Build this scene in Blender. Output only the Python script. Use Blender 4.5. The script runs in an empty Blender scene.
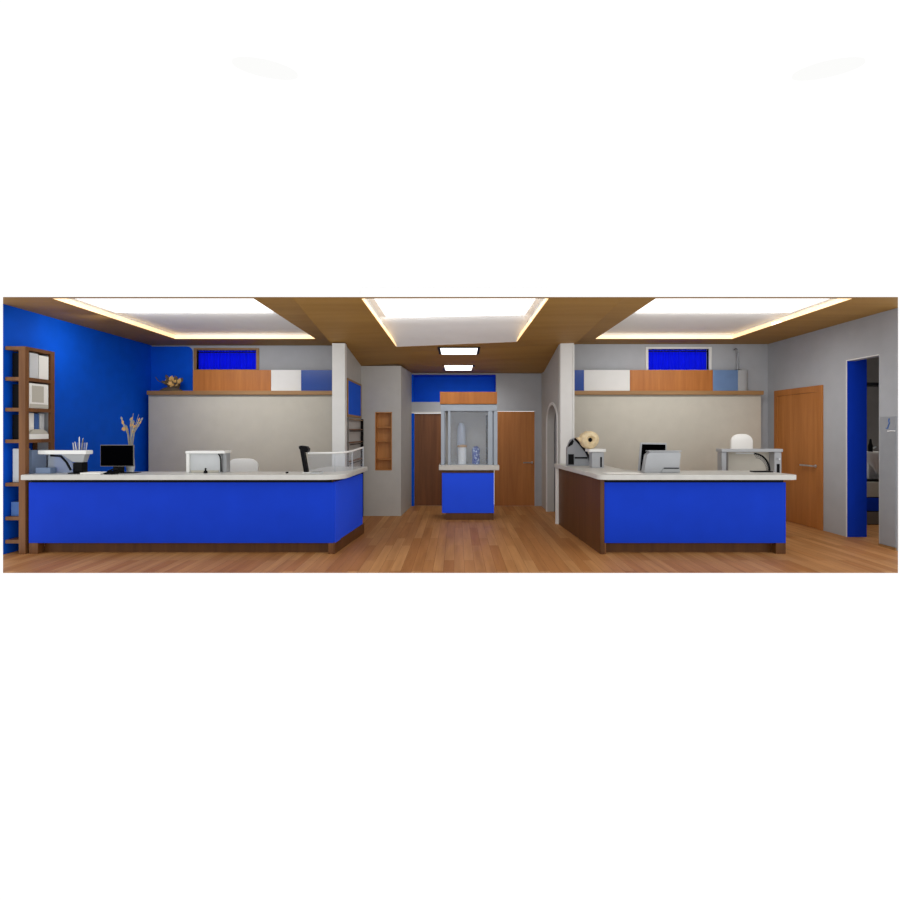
import bpy, bmesh, math, random
from mathutils import Vector, Matrix
random.seed(7)
SC = bpy.context.scene
COL = SC.collection
F, VX, VY, E = 500.0, 457.0, 431.0, 1.38      # focal length (px), vanishing point (px), eye height (m)
CEIL = 2.80

def PX(x, d): return (x - VX) / F * d
def PZ(y, d): return E - (y - VY) / F * d
def lin(r, g, b):
    f = lambda c: (c / 255 / 12.92) if c <= 10 else ((c / 255 + 0.055) / 1.055) ** 2.4
    return (f(r), f(g), f(b), 1)

# ------------------------------------------------------------------ materials
def base_mat(name):
    m = bpy.data.materials.new(name); m.use_nodes = True
    nt = m.node_tree; b = nt.nodes['Principled BSDF']
    return m, nt, b
def noise_nodes(nt, scale, detail=4, stretch=(1, 1, 1)):
    tc = nt.nodes.new('ShaderNodeTexCoord'); mp = nt.nodes.new('ShaderNodeMapping')
    mp.inputs['Scale'].default_value = stretch
    nt.links.new(tc.outputs['Object'], mp.inputs['Vector'])
    n = nt.nodes.new('ShaderNodeTexNoise'); n.inputs['Scale'].default_value = scale
    n.inputs['Detail'].default_value = detail
    nt.links.new(mp.outputs['Vector'], n.inputs['Vector'])
    return n
def paint(name, c, rough=.6, metal=0, var=.06, scale=6, bump=.02, spec=.3, coat=0):
    m, nt, b = base_mat(name)
    n = noise_nodes(nt, scale)
    r = nt.nodes.new('ShaderNodeValToRGB')
    r.color_ramp.elements[0].position = .3; r.color_ramp.elements[1].position = .7
    r.color_ramp.elements[0].color = tuple(v * (1 - var) for v in c[:3]) + (1,)
    r.color_ramp.elements[1].color = tuple(min(1, v * (1 + var)) for v in c[:3]) + (1,)
    nt.links.new(n.outputs['Fac'], r.inputs['Fac']); nt.links.new(r.outputs['Color'], b.inputs['Base Color'])
    if bump:
        n2 = noise_nodes(nt, scale * 25, 3)
        bp = nt.nodes.new('ShaderNodeBump'); bp.inputs['Strength'].default_value = bump
        nt.links.new(n2.outputs['Fac'], bp.inputs['Height']); nt.links.new(bp.outputs['Normal'], b.inputs['Normal'])
    b.inputs['Roughness'].default_value = rough; b.inputs['Metallic'].default_value = metal
    b.inputs['Specular IOR Level'].default_value = spec
    b.inputs['Coat Weight'].default_value = coat
    return m
def wood(name, c1, c2, axis='z', rough=.45, scale=14):
    m, nt, b = base_mat(name)
    st = {'x': (.06, 1, 1), 'y': (1, .06, 1), 'z': (1, 1, .06)}[axis]
    n = noise_nodes(nt, scale, 6, st); n.inputs['Roughness'].default_value = .65
    r = nt.nodes.new('ShaderNodeValToRGB')
    r.color_ramp.elements[0].position = .32; r.color_ramp.elements[1].position = .68
    r.color_ramp.elements[0].color = c1; r.color_ramp.elements[1].color = c2
    nt.links.new(n.outputs['Fac'], r.inputs['Fac']); nt.links.new(r.outputs['Color'], b.inputs['Base Color'])
    bp = nt.nodes.new('ShaderNodeBump'); bp.inputs['Strength'].default_value = .04
    nt.links.new(n.outputs['Fac'], bp.inputs['Height']); nt.links.new(bp.outputs['Normal'], b.inputs['Normal'])
    b.inputs['Roughness'].default_value = rough; b.inputs['Specular IOR Level'].default_value = .35
    return m
def glow(name, c, s):
    m, nt, b = base_mat(name)
    b.inputs['Base Color'].default_value = (.8, .8, .8, 1)
    b.inputs['Emission Color'].default_value = c; b.inputs['Emission Strength'].default_value = s
    return m
def glass(name, c=(.9, .95, 1, 1), mixf=.15, rough=.03):
    m, nt, b = base_mat(name)
    out = nt.nodes['Material Output']
    tr = nt.nodes.new('ShaderNodeBsdfTransparent'); tr.inputs['Color'].default_value = c
    mx = nt.nodes.new('ShaderNodeMixShader'); mx.inputs['Fac'].default_value = mixf
    b.inputs['Base Color'].default_value = (.75, .82, .9, 1); b.inputs['Roughness'].default_value = rough
    nt.links.new(tr.outputs[0], mx.inputs[1]); nt.links.new(b.outputs[0], mx.inputs[2])
    nt.links.new(mx.outputs[0], out.inputs['Surface'])
    return m
def plank_floor(name):
    m, nt, b = base_mat(name)
    tc = nt.nodes.new('ShaderNodeTexCoord')
    br = nt.nodes.new('ShaderNodeTexBrick'); mp = nt.nodes.new('ShaderNodeMapping')
    mp.inputs['Rotation'].default_value = (0, 0, math.pi / 2)
    nt.links.new(tc.outputs['Object'], mp.inputs['Vector']); nt.links.new(mp.outputs['Vector'], br.inputs['Vector'])
    br.inputs['Scale'].default_value = 1; br.inputs['Brick Width'].default_value = 1.1; br.inputs['Row Height'].default_value = .105
    br.inputs['Mortar Size'].default_value = .0015; br.inputs['Mortar Smooth'].default_value = .3
    br.inputs['Color1'].default_value = lin(*FLOOR_A); br.inputs['Color2'].default_value = lin(*FLOOR_B)
    br.inputs['Mortar'].default_value = lin(*FLOOR_M); br.offset = .37
    n = noise_nodes(nt, 16, 6, (1, .07, 1))
    r = nt.nodes.new('ShaderNodeValToRGB')
    r.color_ramp.elements[0].position = .3; r.color_ramp.elements[1].position = .7
    r.color_ramp.elements[0].color = (.78, .74, .7, 1); r.color_ramp.elements[1].color = (1.06, 1.06, 1.06, 1)
    nt.links.new(n.outputs['Fac'], r.inputs['Fac'])
    mx = nt.nodes.new('ShaderNodeMix'); mx.data_type = 'RGBA'; mx.blend_type = 'MULTIPLY'
    mx.inputs['Factor'].default_value = 1
    nt.links.new(br.outputs['Color'], mx.inputs['A']); nt.links.new(r.outputs['Color'], mx.inputs['B'])
    nt.links.new(mx.outputs['Result'], b.inputs['Base Color'])
    b.inputs['Roughness'].default_value = .5; b.inputs['Specular IOR Level'].default_value = .15
    return m

FLOOR_A, FLOOR_B, FLOOR_M = (172, 116, 66), (196, 144, 92), (126, 80, 44)
M = {}
M['white'] = paint('white_edge', (.97, .97, .97, 1), .9, var=0, bump=0, spec=0)
M['blue_wall'] = paint('blue_wall_paint', lin(4, 88, 222), .6, var=.05, spec=.1)
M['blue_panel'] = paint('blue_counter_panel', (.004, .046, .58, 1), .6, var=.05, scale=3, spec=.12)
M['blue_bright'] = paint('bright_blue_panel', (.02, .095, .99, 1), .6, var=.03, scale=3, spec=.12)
M['blue_curtain'] = paint('blue_curtain', lin(14, 44, 252), .8, var=.1, scale=14)
nt_ = M['blue_curtain'].node_tree; tl = nt_.nodes.new('ShaderNodeBsdfTranslucent'); tl.inputs['Color'].default_value = (.012, .04, .98, 1)
ms = nt_.nodes.new('ShaderNodeMixShader'); ms.inputs['Fac'].default_value = .6
nt_.links.new(nt_.nodes['Principled BSDF'].outputs[0], ms.inputs[1]); nt_.links.new(tl.outputs[0], ms.inputs[2]); nt_.links.new(ms.outputs[0], nt_.nodes['Material Output'].inputs['Surface'])
M['blue_dull'] = paint('dull_blue', lin(70, 105, 165), .5)
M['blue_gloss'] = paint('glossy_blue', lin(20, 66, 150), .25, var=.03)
M['grey_wall'] = paint('grey_wall_paint', lin(172, 175, 180), .7, var=.03)
M['grey_warm'] = paint('warm_grey_wall_paint', lin(182, 181, 177), .7, var=.03)
M['beige'] = paint('beige_partition', lin(193, 189, 177), .6, var=.03)
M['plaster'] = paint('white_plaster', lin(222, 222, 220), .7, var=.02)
M['ceil'] = wood('brown_ceiling', lin(150, 110, 50), lin(166, 126, 62), 'x', .6, 5)
M['tray'] = paint('white_ceiling_tray', lin(240, 240, 239), .8, var=.01, bump=0)
M['floor'] = plank_floor('laminate_planks')
M['oak'] = wood('oak_edge', lin(140, 104, 64), lin(164, 126, 82), 'x')
M['orange'] = wood('orange_veneer', lin(160, 94, 34), lin(184, 114, 48), 'z', .45, 12)
M['door'] = wood('door_veneer', lin(164, 102, 46), lin(186, 120, 60), 'z', .45, 12)
M['darkdoor'] = wood('dark_door_veneer', lin(104, 62, 32), lin(132, 82, 46), 'z', .45, 10)
M['walnut'] = wood('walnut_panel', lin(86, 52, 22), lin(104, 66, 32), 'z', .45, 12)
M['shelfwood'] = wood('shelf_wood', lin(100, 62, 32), lin(130, 86, 48), 'z', .5, 12)
M['top'] = paint('stone_worktop', lin(204, 203, 197), .35, var=.04, scale=10, bump=0)
M['steel'] = paint('brushed_steel', lin(205, 208, 212), .3, metal=.9, var=.05, scale=10, bump=0)
M['steelblue'] = paint('steel_blue_reflection', lin(120, 150, 195), .35, metal=.6, var=.05, bump=0)  # blue reflection put into the steel's own colour
M['silver'] = paint('silver_plastic', lin(176, 178, 181), .35, metal=.15, var=.03, bump=0)
M['alu'] = paint('aluminium', lin(158, 166, 176), .3, metal=.4, var=.04, bump=0)
M['greyp'] = paint('grey_plastic', lin(168, 170, 172), .5, var=.03, bump=0)
M['dgrey'] = paint('dark_grey', lin(120, 116, 112), .6)
M['black'] = paint('black_plastic', lin(14, 14, 16), .4, var=.1, bump=0, spec=.08)
M['screen'] = paint('black_screen', (.001, .001, .0015, 1), .6, var=0, bump=0, spec=0)
M['casegrey'] = paint('case_back', lin(184, 179, 170), .7, var=.04)
M['chrome'] = paint('dark_chrome', lin(120, 122, 126), .3, metal=.7, bump=0)
M['mgrey'] = paint('machine_grey', lin(150, 154, 160), .45, var=.04, bump=0)
M['wplastic'] = paint('white_plastic', lin(238, 238, 235), .35, var=.01, bump=0)
M['paper'] = paint('white_paper', lin(240, 239, 234), .8, var=.01, bump=0)
M['cream'] = paint('cream_paper', lin(232, 212, 172), .8, var=.12, scale=30)
M['tan'] = paint('tan_dry_petal', lin(196, 154, 98), .8, var=.2, scale=60)
M['twig'] = paint('grey_brown_twig', lin(96, 84, 70), .8, var=.2, scale=60)
M['bluegrey'] = paint('blue_grey_card', lin(122, 140, 170), .6, var=.04)
M['lgrey'] = paint('light_grey_card', lin(205, 208, 210), .6, var=.05)
M['niche'] = wood('niche_wood', lin(178, 120, 62), lin(200, 140, 80), 'z', .5, 12)
M['frost'] = glass('frosted_acrylic', (.7, .78, .9, 1), .35, .3)
M['glass'] = glass('clear_glass', (.97, .98, 1, 1), .08, .02)
M['caseglass'] = glass('case_glass', (.95, .97, 1, 1), .1, .04)
M['led'] = glow('warm_led', (1, .62, .22, 1), 1.25)
M['lamp'] = glow('white_diffuser', (1, .985, .96, 1), 1.15)
M['lamp2'] = glow('bright_diffuser', (1, .99, .97, 1), 2.5)
M['disc'] = glow('disc_lamp', (1, 1, .99, 1), .975); M['disc'].node_tree.nodes['Principled BSDF'].inputs['Base Color'].default_value = (0, 0, 0, 1); M['disc'].node_tree.nodes['Principled BSDF'].inputs['Specular IOR Level'].default_value = 0

# ------------------------------------------------------------------ mesh helpers (world coordinates)
def box(bm, x0, x1, y0, y1, z0, z1, bev=0, seg=2):
    t = bmesh.new()
    r = bmesh.ops.create_cube(t, size=1)
    for v in t.verts:
        v.co = Vector(((x0 + x1) / 2 + v.co.x * (x1 - x0), (y0 + y1) / 2 + v.co.y * (y1 - y0), (z0 + z1) / 2 + v.co.z * (z1 - z0)))
    if bev: bmesh.ops.bevel(t, geom=t.edges[:], offset=bev, segments=seg, affect='EDGES', profile=.6)
    merge(bm, t); return bm
def merge(bm, t):
    me = bpy.data.meshes.new('tmp'); t.to_mesh(me); t.free(); bm.from_mesh(me); bpy.data.meshes.remove(me)
def loft(bm, A, B):
    """closed prism between two equal rings of points"""
    va = [bm.verts.new(p) for p in A]; vb = [bm.verts.new(p) for p in B]
    n = len(A); bm.faces.new(va); bm.faces.new(vb[::-1])
    for i in range(n): bm.faces.new((va[i], vb[i], vb[(i + 1) % n], va[(i + 1) % n]))
    bmesh.ops.recalc_face_normals(bm, faces=bm.faces[:])
    return bm
def prism_z(bm, pts, z0, z1, bev=0):
    t = bmesh.new(); loft(t, [(x, y, z0) for x, y in pts], [(x, y, z1) for x, y in pts])
    if bev: bmesh.ops.bevel(t, geom=t.edges[:], offset=bev, segments=2, affect='EDGES', profile=.6)
    merge(bm, t); return bm
def prism_y(bm, pts, y0, y1, bev=0):
    t = bmesh.new(); loft(t, [(x, y0, z) for x, z in pts], [(x, y1, z) for x, z in pts])
    if bev: bmesh.ops.bevel(t, geom=t.edges[:], offset=bev, segments=2, affect='EDGES', profile=.6)
    merge(bm, t); return bm
def prism_x(bm, pts, x0, x1, bev=0):
    t = bmesh.new(); loft(t, [(x0, y, z) for y, z in pts], [(x1, y, z) for y, z in pts])
    if bev: bmesh.ops.bevel(t, geom=t.edges[:], offset=bev, segments=2, affect='EDGES', profile=.6)
    merge(bm, t); return bm
def tube(bm, pts, r, seg=8, r1=None):
    pts = [Vector(p) for p in pts]; rings = []; n = len(pts)
    for i, p in enumerate(pts):
        d = (pts[min(i + 1, n - 1)] - pts[max(i - 1, 0)]).normalized()
        a = d.orthogonal().normalized() if i == 0 else (u - d * u.dot(d)).normalized()
        u = a; b = d.cross(a); rr = r if r1 is None else r + (r1 - r) * i / max(1, n - 1)
        rings.append([bm.verts.new(p + a * rr * math.cos(2 * math.pi * k / seg) + b * rr * math.sin(2 * math.pi * k / seg)) for k in range(seg)])
    for i in range(n - 1):
        for k in range(seg):
            bm.faces.new((rings[i][k], rings[i][(k + 1) % seg], rings[i + 1][(k + 1) % seg], rings[i + 1][k]))
    bm.faces.new(rings[0][::-1]); bm.faces.new(rings[-1])
    return bm
def lathe(bm, prof, cx, cy, seg=24):
    rings = [[bm.verts.new((cx + r * math.cos(2 * math.pi * k / seg), cy + r * math.sin(2 * math.pi * k / seg), z)) for k in range(seg)] for r, z in prof]
    for i in range(len(rings) - 1):
        for k in range(seg): bm.faces.new((rings[i][k], rings[i][(k + 1) % seg], rings[i + 1][(k + 1) % seg], rings[i + 1][k]))
    bm.faces.new(rings[0][::-1]); bm.faces.new(rings[-1])
    bmesh.ops.recalc_face_normals(bm, faces=bm.faces[:])
    return bm
def grid_slab(bm, us, vs, holes, a, b, plane):
    """slab in plane ('xz' extruded along y, 'yz' along x, 'xy' along z) cut by rectangular holes"""
    us = sorted(set(us + [h[0] for h in holes] + [h[1] for h in holes])); vs = sorted(set(vs + [h[2] for h in holes] + [h[3] for h in holes]))
    cell = {}
    for i in range(len(us) - 1):
        for j in range(len(vs) - 1):
            cu, cv = (us[i] + us[i + 1]) / 2, (vs[j] + vs[j + 1]) / 2
            cell[i, j] = not any(h[0] < cu < h[1] and h[2] < cv < h[3] for h in holes)
    P = {'xz': lambda u, v, w: (u, w, v), 'yz': lambda u, v, w: (w, u, v), 'xy': lambda u, v, w: (u, v, w)}[plane]
    cache = {}
    def V(i, j, w):
        k = (i, j, w)
        if k not in cache: cache[k] = bm.verts.new(P(us[i], vs[j], (a, b)[w]))
        return cache[k]
    for (i, j), ok in cell.items():
        if not ok: continue
        for w in (0, 1): bm.faces.new([V(i, j, w), V(i + 1, j, w), V(i + 1, j + 1, w), V(i, j + 1, w)])
        for (di, dj), (p, q) in {(-1, 0): ((0, 0), (0, 1)), (1, 0): ((1, 0), (1, 1)), (0, -1): ((0, 0), (1, 0)), (0, 1): ((0, 1), (1, 1))}.items():
            if not cell.get((i + di, j + dj), False):
                bm.faces.new([V(i + p[0], j + p[1], 0), V(i + q[0], j + q[1], 0), V(i + q[0], j + q[1], 1), V(i + p[0], j + p[1], 1)])
    bmesh.ops.recalc_face_normals(bm, faces=bm.faces[:])
    return bm

OFF = {}
def obj(name, bm, mats, parent=None, label=None, smooth=None, pick=None, kind=None):
    if not isinstance(mats, (list, tuple)): mats = [mats]
    bmesh.ops.recalc_face_normals(bm, faces=bm.faces[:])
    bm.normal_update()
    if pick:
        for f in bm.faces: f.material_index = pick(f)
    if parent is None:
        xs = [v.co for v in bm.verts]
        off = Vector(((min(p.x for p in xs) + max(p.x for p in xs)) / 2, (min(p.y for p in xs) + max(p.y for p in xs)) / 2, min(p.z for p in xs)))
    else: off = OFF[parent.name]
    for v in bm.verts: v.co -= off
    me = bpy.data.meshes.new(name); bm.to_mesh(me); bm.free()
    for m in mats: me.materials.append(m)
    o = bpy.data.objects.new(name, me); COL.objects.link(o)
    if smooth:
        for p in me.polygons: p.use_smooth = True
        try: me.set_sharp_from_angle(angle=math.radians(smooth))
        except Exception: pass
    if parent is None: o.location = off
    else: o.parent = parent
    OFF[o.name] = off
    if label: o['label'] = label
    if kind: o['kind'] = kind
    return o
def thing(name, label, cat, loc, group=None):
    o = bpy.data.objects.new(name, None); COL.objects.link(o); o.location = loc; o.empty_display_size = .1
    o['label'] = label; o['category'] = cat
    if group: o['group'] = group
    OFF[o.name] = Vector(loc); return o
def tag(o, label, cat, group=None):
    o['label'] = label; o['category'] = cat
    if group: o['group'] = group
    return o
def struct(name, bm, m, parent=None, **k): return obj(name, bm, m, parent, kind='structure', **k)
def B(*a, **k): return box(bmesh.new(), *a, **k)
N = bmesh.new

# ------------------------------------------------------------------ ceiling surface over the middle aisle
LP = [(5.30, 2.80), (7.0, 2.59), (8.12, 2.435), (9.2, 2.46), (9.4, 2.46)]
RP = [(5.30, 2.80), (7.52, 2.69), (8.96, 2.437), (9.2, 2.44), (9.4, 2.44)]
CXL, CXR = -1.75, 1.78
def pl(P, d):
    if d <= P[0][0]: return P[0][1]
    for (a, za), (b, zb) in zip(P, P[1:]):
        if d <= b: return za + (zb - za) * (d - a) / (b - a)
    return P[-1][1]
def ZC(x, d):
    t = min(1, max(0, (x - CXL) / (CXR - CXL)))
    return pl(LP, d) * (1 - t) + pl(RP, d) * t
def on_ceiling(x, y):
    lo, hi = 4.5, 9.4
    for _ in range(60):
        d = (lo + hi) / 2
        if PZ(y, d) < ZC(PX(x, d), d): lo = d
        else: hi = d
    return PX(x, d), d, ZC(PX(x, d), d)

XL, XR, DB, DBR = -5.07, 5.08, 8.30, 8.17
DLF, DRF = 454 / F and 5.07 / (454 / F), 5.08 / (441 / F)       # where the cut-away side walls begin
DFC, DFF = 5.30, 4.86                                           # front edges of ceiling and floor

# ------------------------------------------------------------------ floor, ceiling, walls
pts = [(-.908 * DFF, DFF), (.882 * DFF, DFF), (.882 * DRF, DRF), (XR + .1, DRF), (XR + .1, 5.9), (7.0, 5.9), (7.0, 9.4), (XL - .1, 9.4), (XL - .1, DLF), (-.908 * DLF, DLF)]
struct('floor', prism_z(N(), pts, -.03, 0), [M['floor'], M['white']], pick=lambda f: 0 if f.normal.z > .5 else 1)
# side bay ceilings with tray openings
TL = (-4.35, -2.18, 5.36, 7.72); TR = (2.13, 4.25, 5.36, 7.72)
down = lambda f: 0 if f.normal.z < .9 and f.normal.y > -.5 else 1
ceil_root = None
def bay_ceiling(x0, x1, hole, ray, parent):
    bm = N()
    grid_slab(bm, [x0, x1], [DFC, 5.5, abs((x0 if x0 < -3 else x1) / ray), DB], [hole], CEIL, CEIL + .03, 'xy')
    for v in bm.verts:                                            # the cut-away corner runs on to the wall's front edge
        if abs(v.co.x) > 5 and v.co.y < abs(v.co.x / ray): v.co.x = ray * v.co.y
    # small wedge out to the wall
    d1 = abs((x0 if x0 < -3 else x1) / ray)
    return bm
cb = bay_ceiling(XL, CXL, TL, -.908, None)
ceil_root = struct('ceiling', cb, [M['ceil'], M['white']], pick=lambda f: 1 if f.normal.z > .5 or f.normal.y < -.9 and f.calc_center_median().y < 5.33 else 0)
cb = bay_ceiling(CXR, XR, TR, .882, None)
struct('ceiling', cb, [M['ceil'], M['white']], pick=lambda f: 1 if f.normal.z > .5 or f.normal.y < -.9 and f.calc_center_median().y < 5.33 else 0)
# middle ceiling: gently falling towards the back, with its own tray opening
tA, tB, tC, tD = on_ceiling(361, 298.6), on_ceiling(549, 298.6), on_ceiling(394, 342), on_ceiling(517, 342)
bm = N()
rows = [DFC, tA[1], 6.0, 6.6, max(tC[1], tD[1]), 7.52, 8.12, 8.96, 9.4]
dT0, dT1 = rows[1], rows[4]
def tx(d):
    t = (d - dT0) / (dT1 - dT0); t = min(1, max(0, t))
    return tA[0] + (tC[0] - tA[0]) * t, tB[0] + (tD[0] - tB[0]) * t
def cs(d): a, b = tx(d); return [CXL, a, b, CXR]
vg = [[(bm.verts.new((x, d, ZC(x, d))), bm.verts.new((x, d, ZC(x, d) + .03))) for x in cs(d)] for d in rows]
for i in range(len(rows) - 1):
    for j in range(3):
        if j == 1 and 1 <= i <= 3: continue
        q = [vg[i][j], vg[i][j + 1], vg[i + 1][j + 1], vg[i + 1][j]]
        bm.faces.new([a[0] for a in q]); bm.faces.new([a[1] for a in q][::-1])
    for j in (0, 3): bm.faces.new([vg[i][j][0], vg[i + 1][j][0], vg[i + 1][j][1], vg[i][j][1]])
for j in range(3):
    for i in (0, len(rows) - 1): bm.faces.new([vg[i][j][0], vg[i][j + 1][0], vg[i][j + 1][1], vg[i][j][1]])
for i, j, k, l in [(1, 1, 1, 2), (4, 1, 4, 2)] + [(i, j, i + 1, j) for i in (1, 2, 3) for j in (1, 2)]:
    bm.faces.new([vg[i][j][0], vg[k][l][0], vg[k][l][1], vg[i][j][1]])
struct('ceiling', bm, [M['ceil'], M['white']], pick=lambda f: 1 if f.normal.z > .5 or f.normal.y < -.9 and f.calc_center_median().y < 5.33 else 0)
# drop sides closing the gap between the middle ceiling and the bay ceilings
for x, P, s in ((CXL, LP, -1), (CXR, RP, 1)):
    ds = [p[0] for p in P if p[0] < DB] + [DB]
    bm = N(); ring = [(d, pl(P, d) + .03) for d in ds] + [(DB, CEIL + .03)]
    ring[0] = (DFC + .02, CEIL + .03); prism_x(bm, ring[0:], x, x + s * .015)
    struct('ceiling_drop', bm, M['ceil'])
# recessed trays
def tray(x0, x1, d0, d1, h):
    bm = N(); t = .02; z = CEIL + .03
    box(bm, x0 - t, x1 + t, d0 - t, d1 + t, z + h, z + h + t)
    box(bm, x0 - t, x0, d0 - t, d1 + t, z, z + h); box(bm, x1, x1 + t, d0 - t, d1 + t, z, z + h)
    box(bm, x0, x1, d0 - t, d0, z, z + h); box(bm, x0, x1, d1, d1 + t, z, z + h)
    return bm
TH = .055
def tpick(x0, x1, d0, d1):
    def f(fc):
        c = fc.calc_center_median(); return 0 if x0 - .002 < c.x < x1 + .002 and d0 - .002 < c.y < d1 + .002 and c.z < CEIL + .03 + TH + .005 else 1
    return f
struct('ceiling_tray', tray(*TL, TH), [M['tray'], M['white']], pick=tpick(*TL)); struct('ceiling_tray', tray(*TR, TH), [M['tray'], M['white']], pick=tpick(*TR))
bm = N()
hs = [.075, .07, .05, -.027]
inner = []; rr = rows[1:5]
for d, h in zip(rr, hs):
    a, b = tx(d); inner.append((Vector((a, d, ZC(a, d) + .03)), Vector((b, d, ZC(b, d) + .03)), h))
for k in range(3):
    (a, b, h), (c, e, g) = inner[k], inner[k + 1]
    up = lambda p, q: p + Vector((0, 0, q))
    loft(bm, [up(a, h), up(b, h), up(e, g), up(c, g)], [up(a, h + .02), up(b, h + .02), up(e, g + .02), up(c, g + .02)])
    for p, q, s in ((a, c, -1), (b, e, 1)):
        o = Vector((.02 * s, 0, 0))
        loft(bm, [p, q, up(q, g + .02), up(p, h + .02)], [p + o, q + o, up(q + o, g + .02), up(p + o, h + .02)])
a, b, h = inner[0]; o = Vector((0, -.02, 0))
loft(bm, [a, b, up(b, h), up(a, h)], [a + o, b + o, up(b + o, h), up(a + o, h)])
a, b, h = inner[3]; o = Vector((0, .02, 0))
loft(bm, [a, b, up(b, h + .02), up(a, h + .02)], [a + o, b + o, up(b + o, h + .02), up(a + o, h + .02)])
struct('ceiling_tray', bm, [M['tray'], M['white']], pick=lambda f: 1 if f.normal.y < -.5 and f.calc_center_median().y < dT0 + .002 else 0)

# side walls
ins = lambda nx: (lambda f: 0 if f.normal.x * nx > .5 else 1)
struct('wall_left', B(XL - .1, XL, DLF, DB + .1, 0, CEIL), [M['blue_wall'], M['white']], pick=ins(1))
d_o0, d_o1 = 6.02, 6.51
bm = N(); grid_slab(bm, [DRF, DB + .1], [0, CEIL], [(d_o0, d_o1, 0, 2.29)], XR, XR + .1, 'yz')
struct('wall_right', bm, [M['grey_wall'], M['white'], M['blue_panel']], pick=lambda f: 2 if f.normal.y < -.5 and 6.4 < f.calc_center_median().y < 6.6 else 0 if f.normal.x < -.5 or f.calc_center_median().y > 5.9 else 1)
# back walls of the two bays, each with a high window opening
WL = (PX(197, DB), PX(256.5, DB), PZ(369.5, DB), PZ(350, DB)); WR = (PX(648, DBR), PX(708.5, DBR), PZ(370, DBR), PZ(349, DBR))
bm = N(); grid_slab(bm, [XL, -1.57], [0, CEIL], [WL], DB, DB + .1, 'xz'); struct('wall_back_left', bm, M['grey_wall'])
bm = N(); grid_slab(bm, [1.72, XR], [0, CEIL], [WR], DBR, DBR + .1, 'xz'); struct('wall_back_right', bm, M['grey_wall'])
# blue painted corner panel with a rounded top corner
x1 = PX(192.5, 8.29); z1 = PZ(346.5, 8.29); r = .09
ring = [(XL, 0), (x1, 0)] + [(x1 - r + r * math.cos(a), z1 - r + r * math.sin(a)) for a in [i * math.pi / 16 for i in range(9)]] + [(XL, z1)]
struct('trim_1', prism_y(N(), ring, DB - .012, DB), M['blue_wall'])

# windows
def window(n, W, d, fm, labels):
    x0, x1, z0, z1 = W; root = bpy.data.objects.new('window_%d' % n, None); COL.objects.link(root)
    root.location = ((x0 + x1) / 2, d, z0); root['kind'] = 'structure'; root['label'] = labels; OFF[root.name] = root.location.copy()
    bm = N(); t = .045
    box(bm, x0 - t, x1 + t, d - .02, d + .06, z1, z1 + t * .7, .004); box(bm, x0 - t, x0, d - .02, d + .06, z0, z1, .004)
    box(bm, x1, x1 + t, d - .02, d + .06, z0, z1, .004); box(bm, x0 - t, x1 + t, d - .02, d + .06, z0 - t * .5, z0, .004)
    obj('window_frame', bm, fm, root)
    bm = N(); n_ = 120; z00, z11 = z0 + .002, z1 - .003
    ra, rb = [], []
    for k in range(n_ + 1):
        x = x0 + .004 + (x1 - x0 - .008) * k / n_; y = d + .045 + .014 * math.sin(k * .95) + .006 * math.sin(k * .37)
        ra.append((bm.verts.new((x, y, z00)), bm.verts.new((x, y, z11)), bm.verts.new((x, y + .003, z00)), bm.verts.new((x, y + .003, z11))))
    for p, q in zip(ra, ra[1:]):
        bm.faces.new((p[0], q[0], q[1], p[1])); bm.faces.new((p[2], p[3], q[3], q[2]))
        bm.faces.new((p[1], q[1], q[3], p[3])); bm.faces.new((p[0], p[2], q[2], q[0]))
    obj('curtain', bm, M['blue_curtain'], root, label='pleated blue window curtain')
    obj('pane', B(x0, x1, d + .075, d + .08, z0, z1), M['glass'], root)
    obj('curtain_rail', B(x0, x1, d + .03, d + .06, z1 - .04, z1 - .028), M['black'], root)
window(1, WL, DB, M['oak'], 'small high window with blue curtain in the left bay')
window(2, WR, DBR, M['plaster'], 'small high window with blue curtain in the right bay')

# aisle walls
def wall_quad(bm, p0, p1, off, z0, za, zb):
    A = [(p0[0], p0[1], z0), (p1[0], p1[1], z0), (p1[0], p1[1], zb), (p0[0], p0[1], za)]
    return loft(bm, A, [(x + off[0], y + off[1], z) for x, y, z in A])
cL, cL2 = (-1.565, 7.0), (-1.56, 8.12)
wall_l = struct('wall_aisle_left', wall_quad(N(), cL, cL2, (-.1, 0), 0, ZC(*cL), ZC(*cL2)), M['grey_warm'])
bm = N(); z = min(ZC(-1.75, 7.0), ZC(-1.57, 6.9)); box(bm, -1.72, -1.542, 6.88, 7.0, 0, ZC(-1.75, 7.0), .006)
col = struct('column_left', bm, M['plaster'])
# facing wall with a niche
NX0, NX1, NZ0, NZ1 = PX(375, 8.12), PX(392, 8.12), PZ(470.5, 8.12), PZ(412, 8.12)
bm = N(); grid_slab(bm, [-1.56, -.909], [0, 2.436], [(NX0, NX1, NZ0, NZ1)], 8.12, 8.32, 'xz'); struct('wall_aisle_facing', bm, M['grey_warm'])
pR, pR2 = (-.909, 8.12), (-.835, 9.2)
struct('wall_aisle_return', wall_quad(N(), (-.9085, 8.121), pR2, (-.1, .25), 0, 2.436, 2.45), M['grey_warm'])
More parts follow.
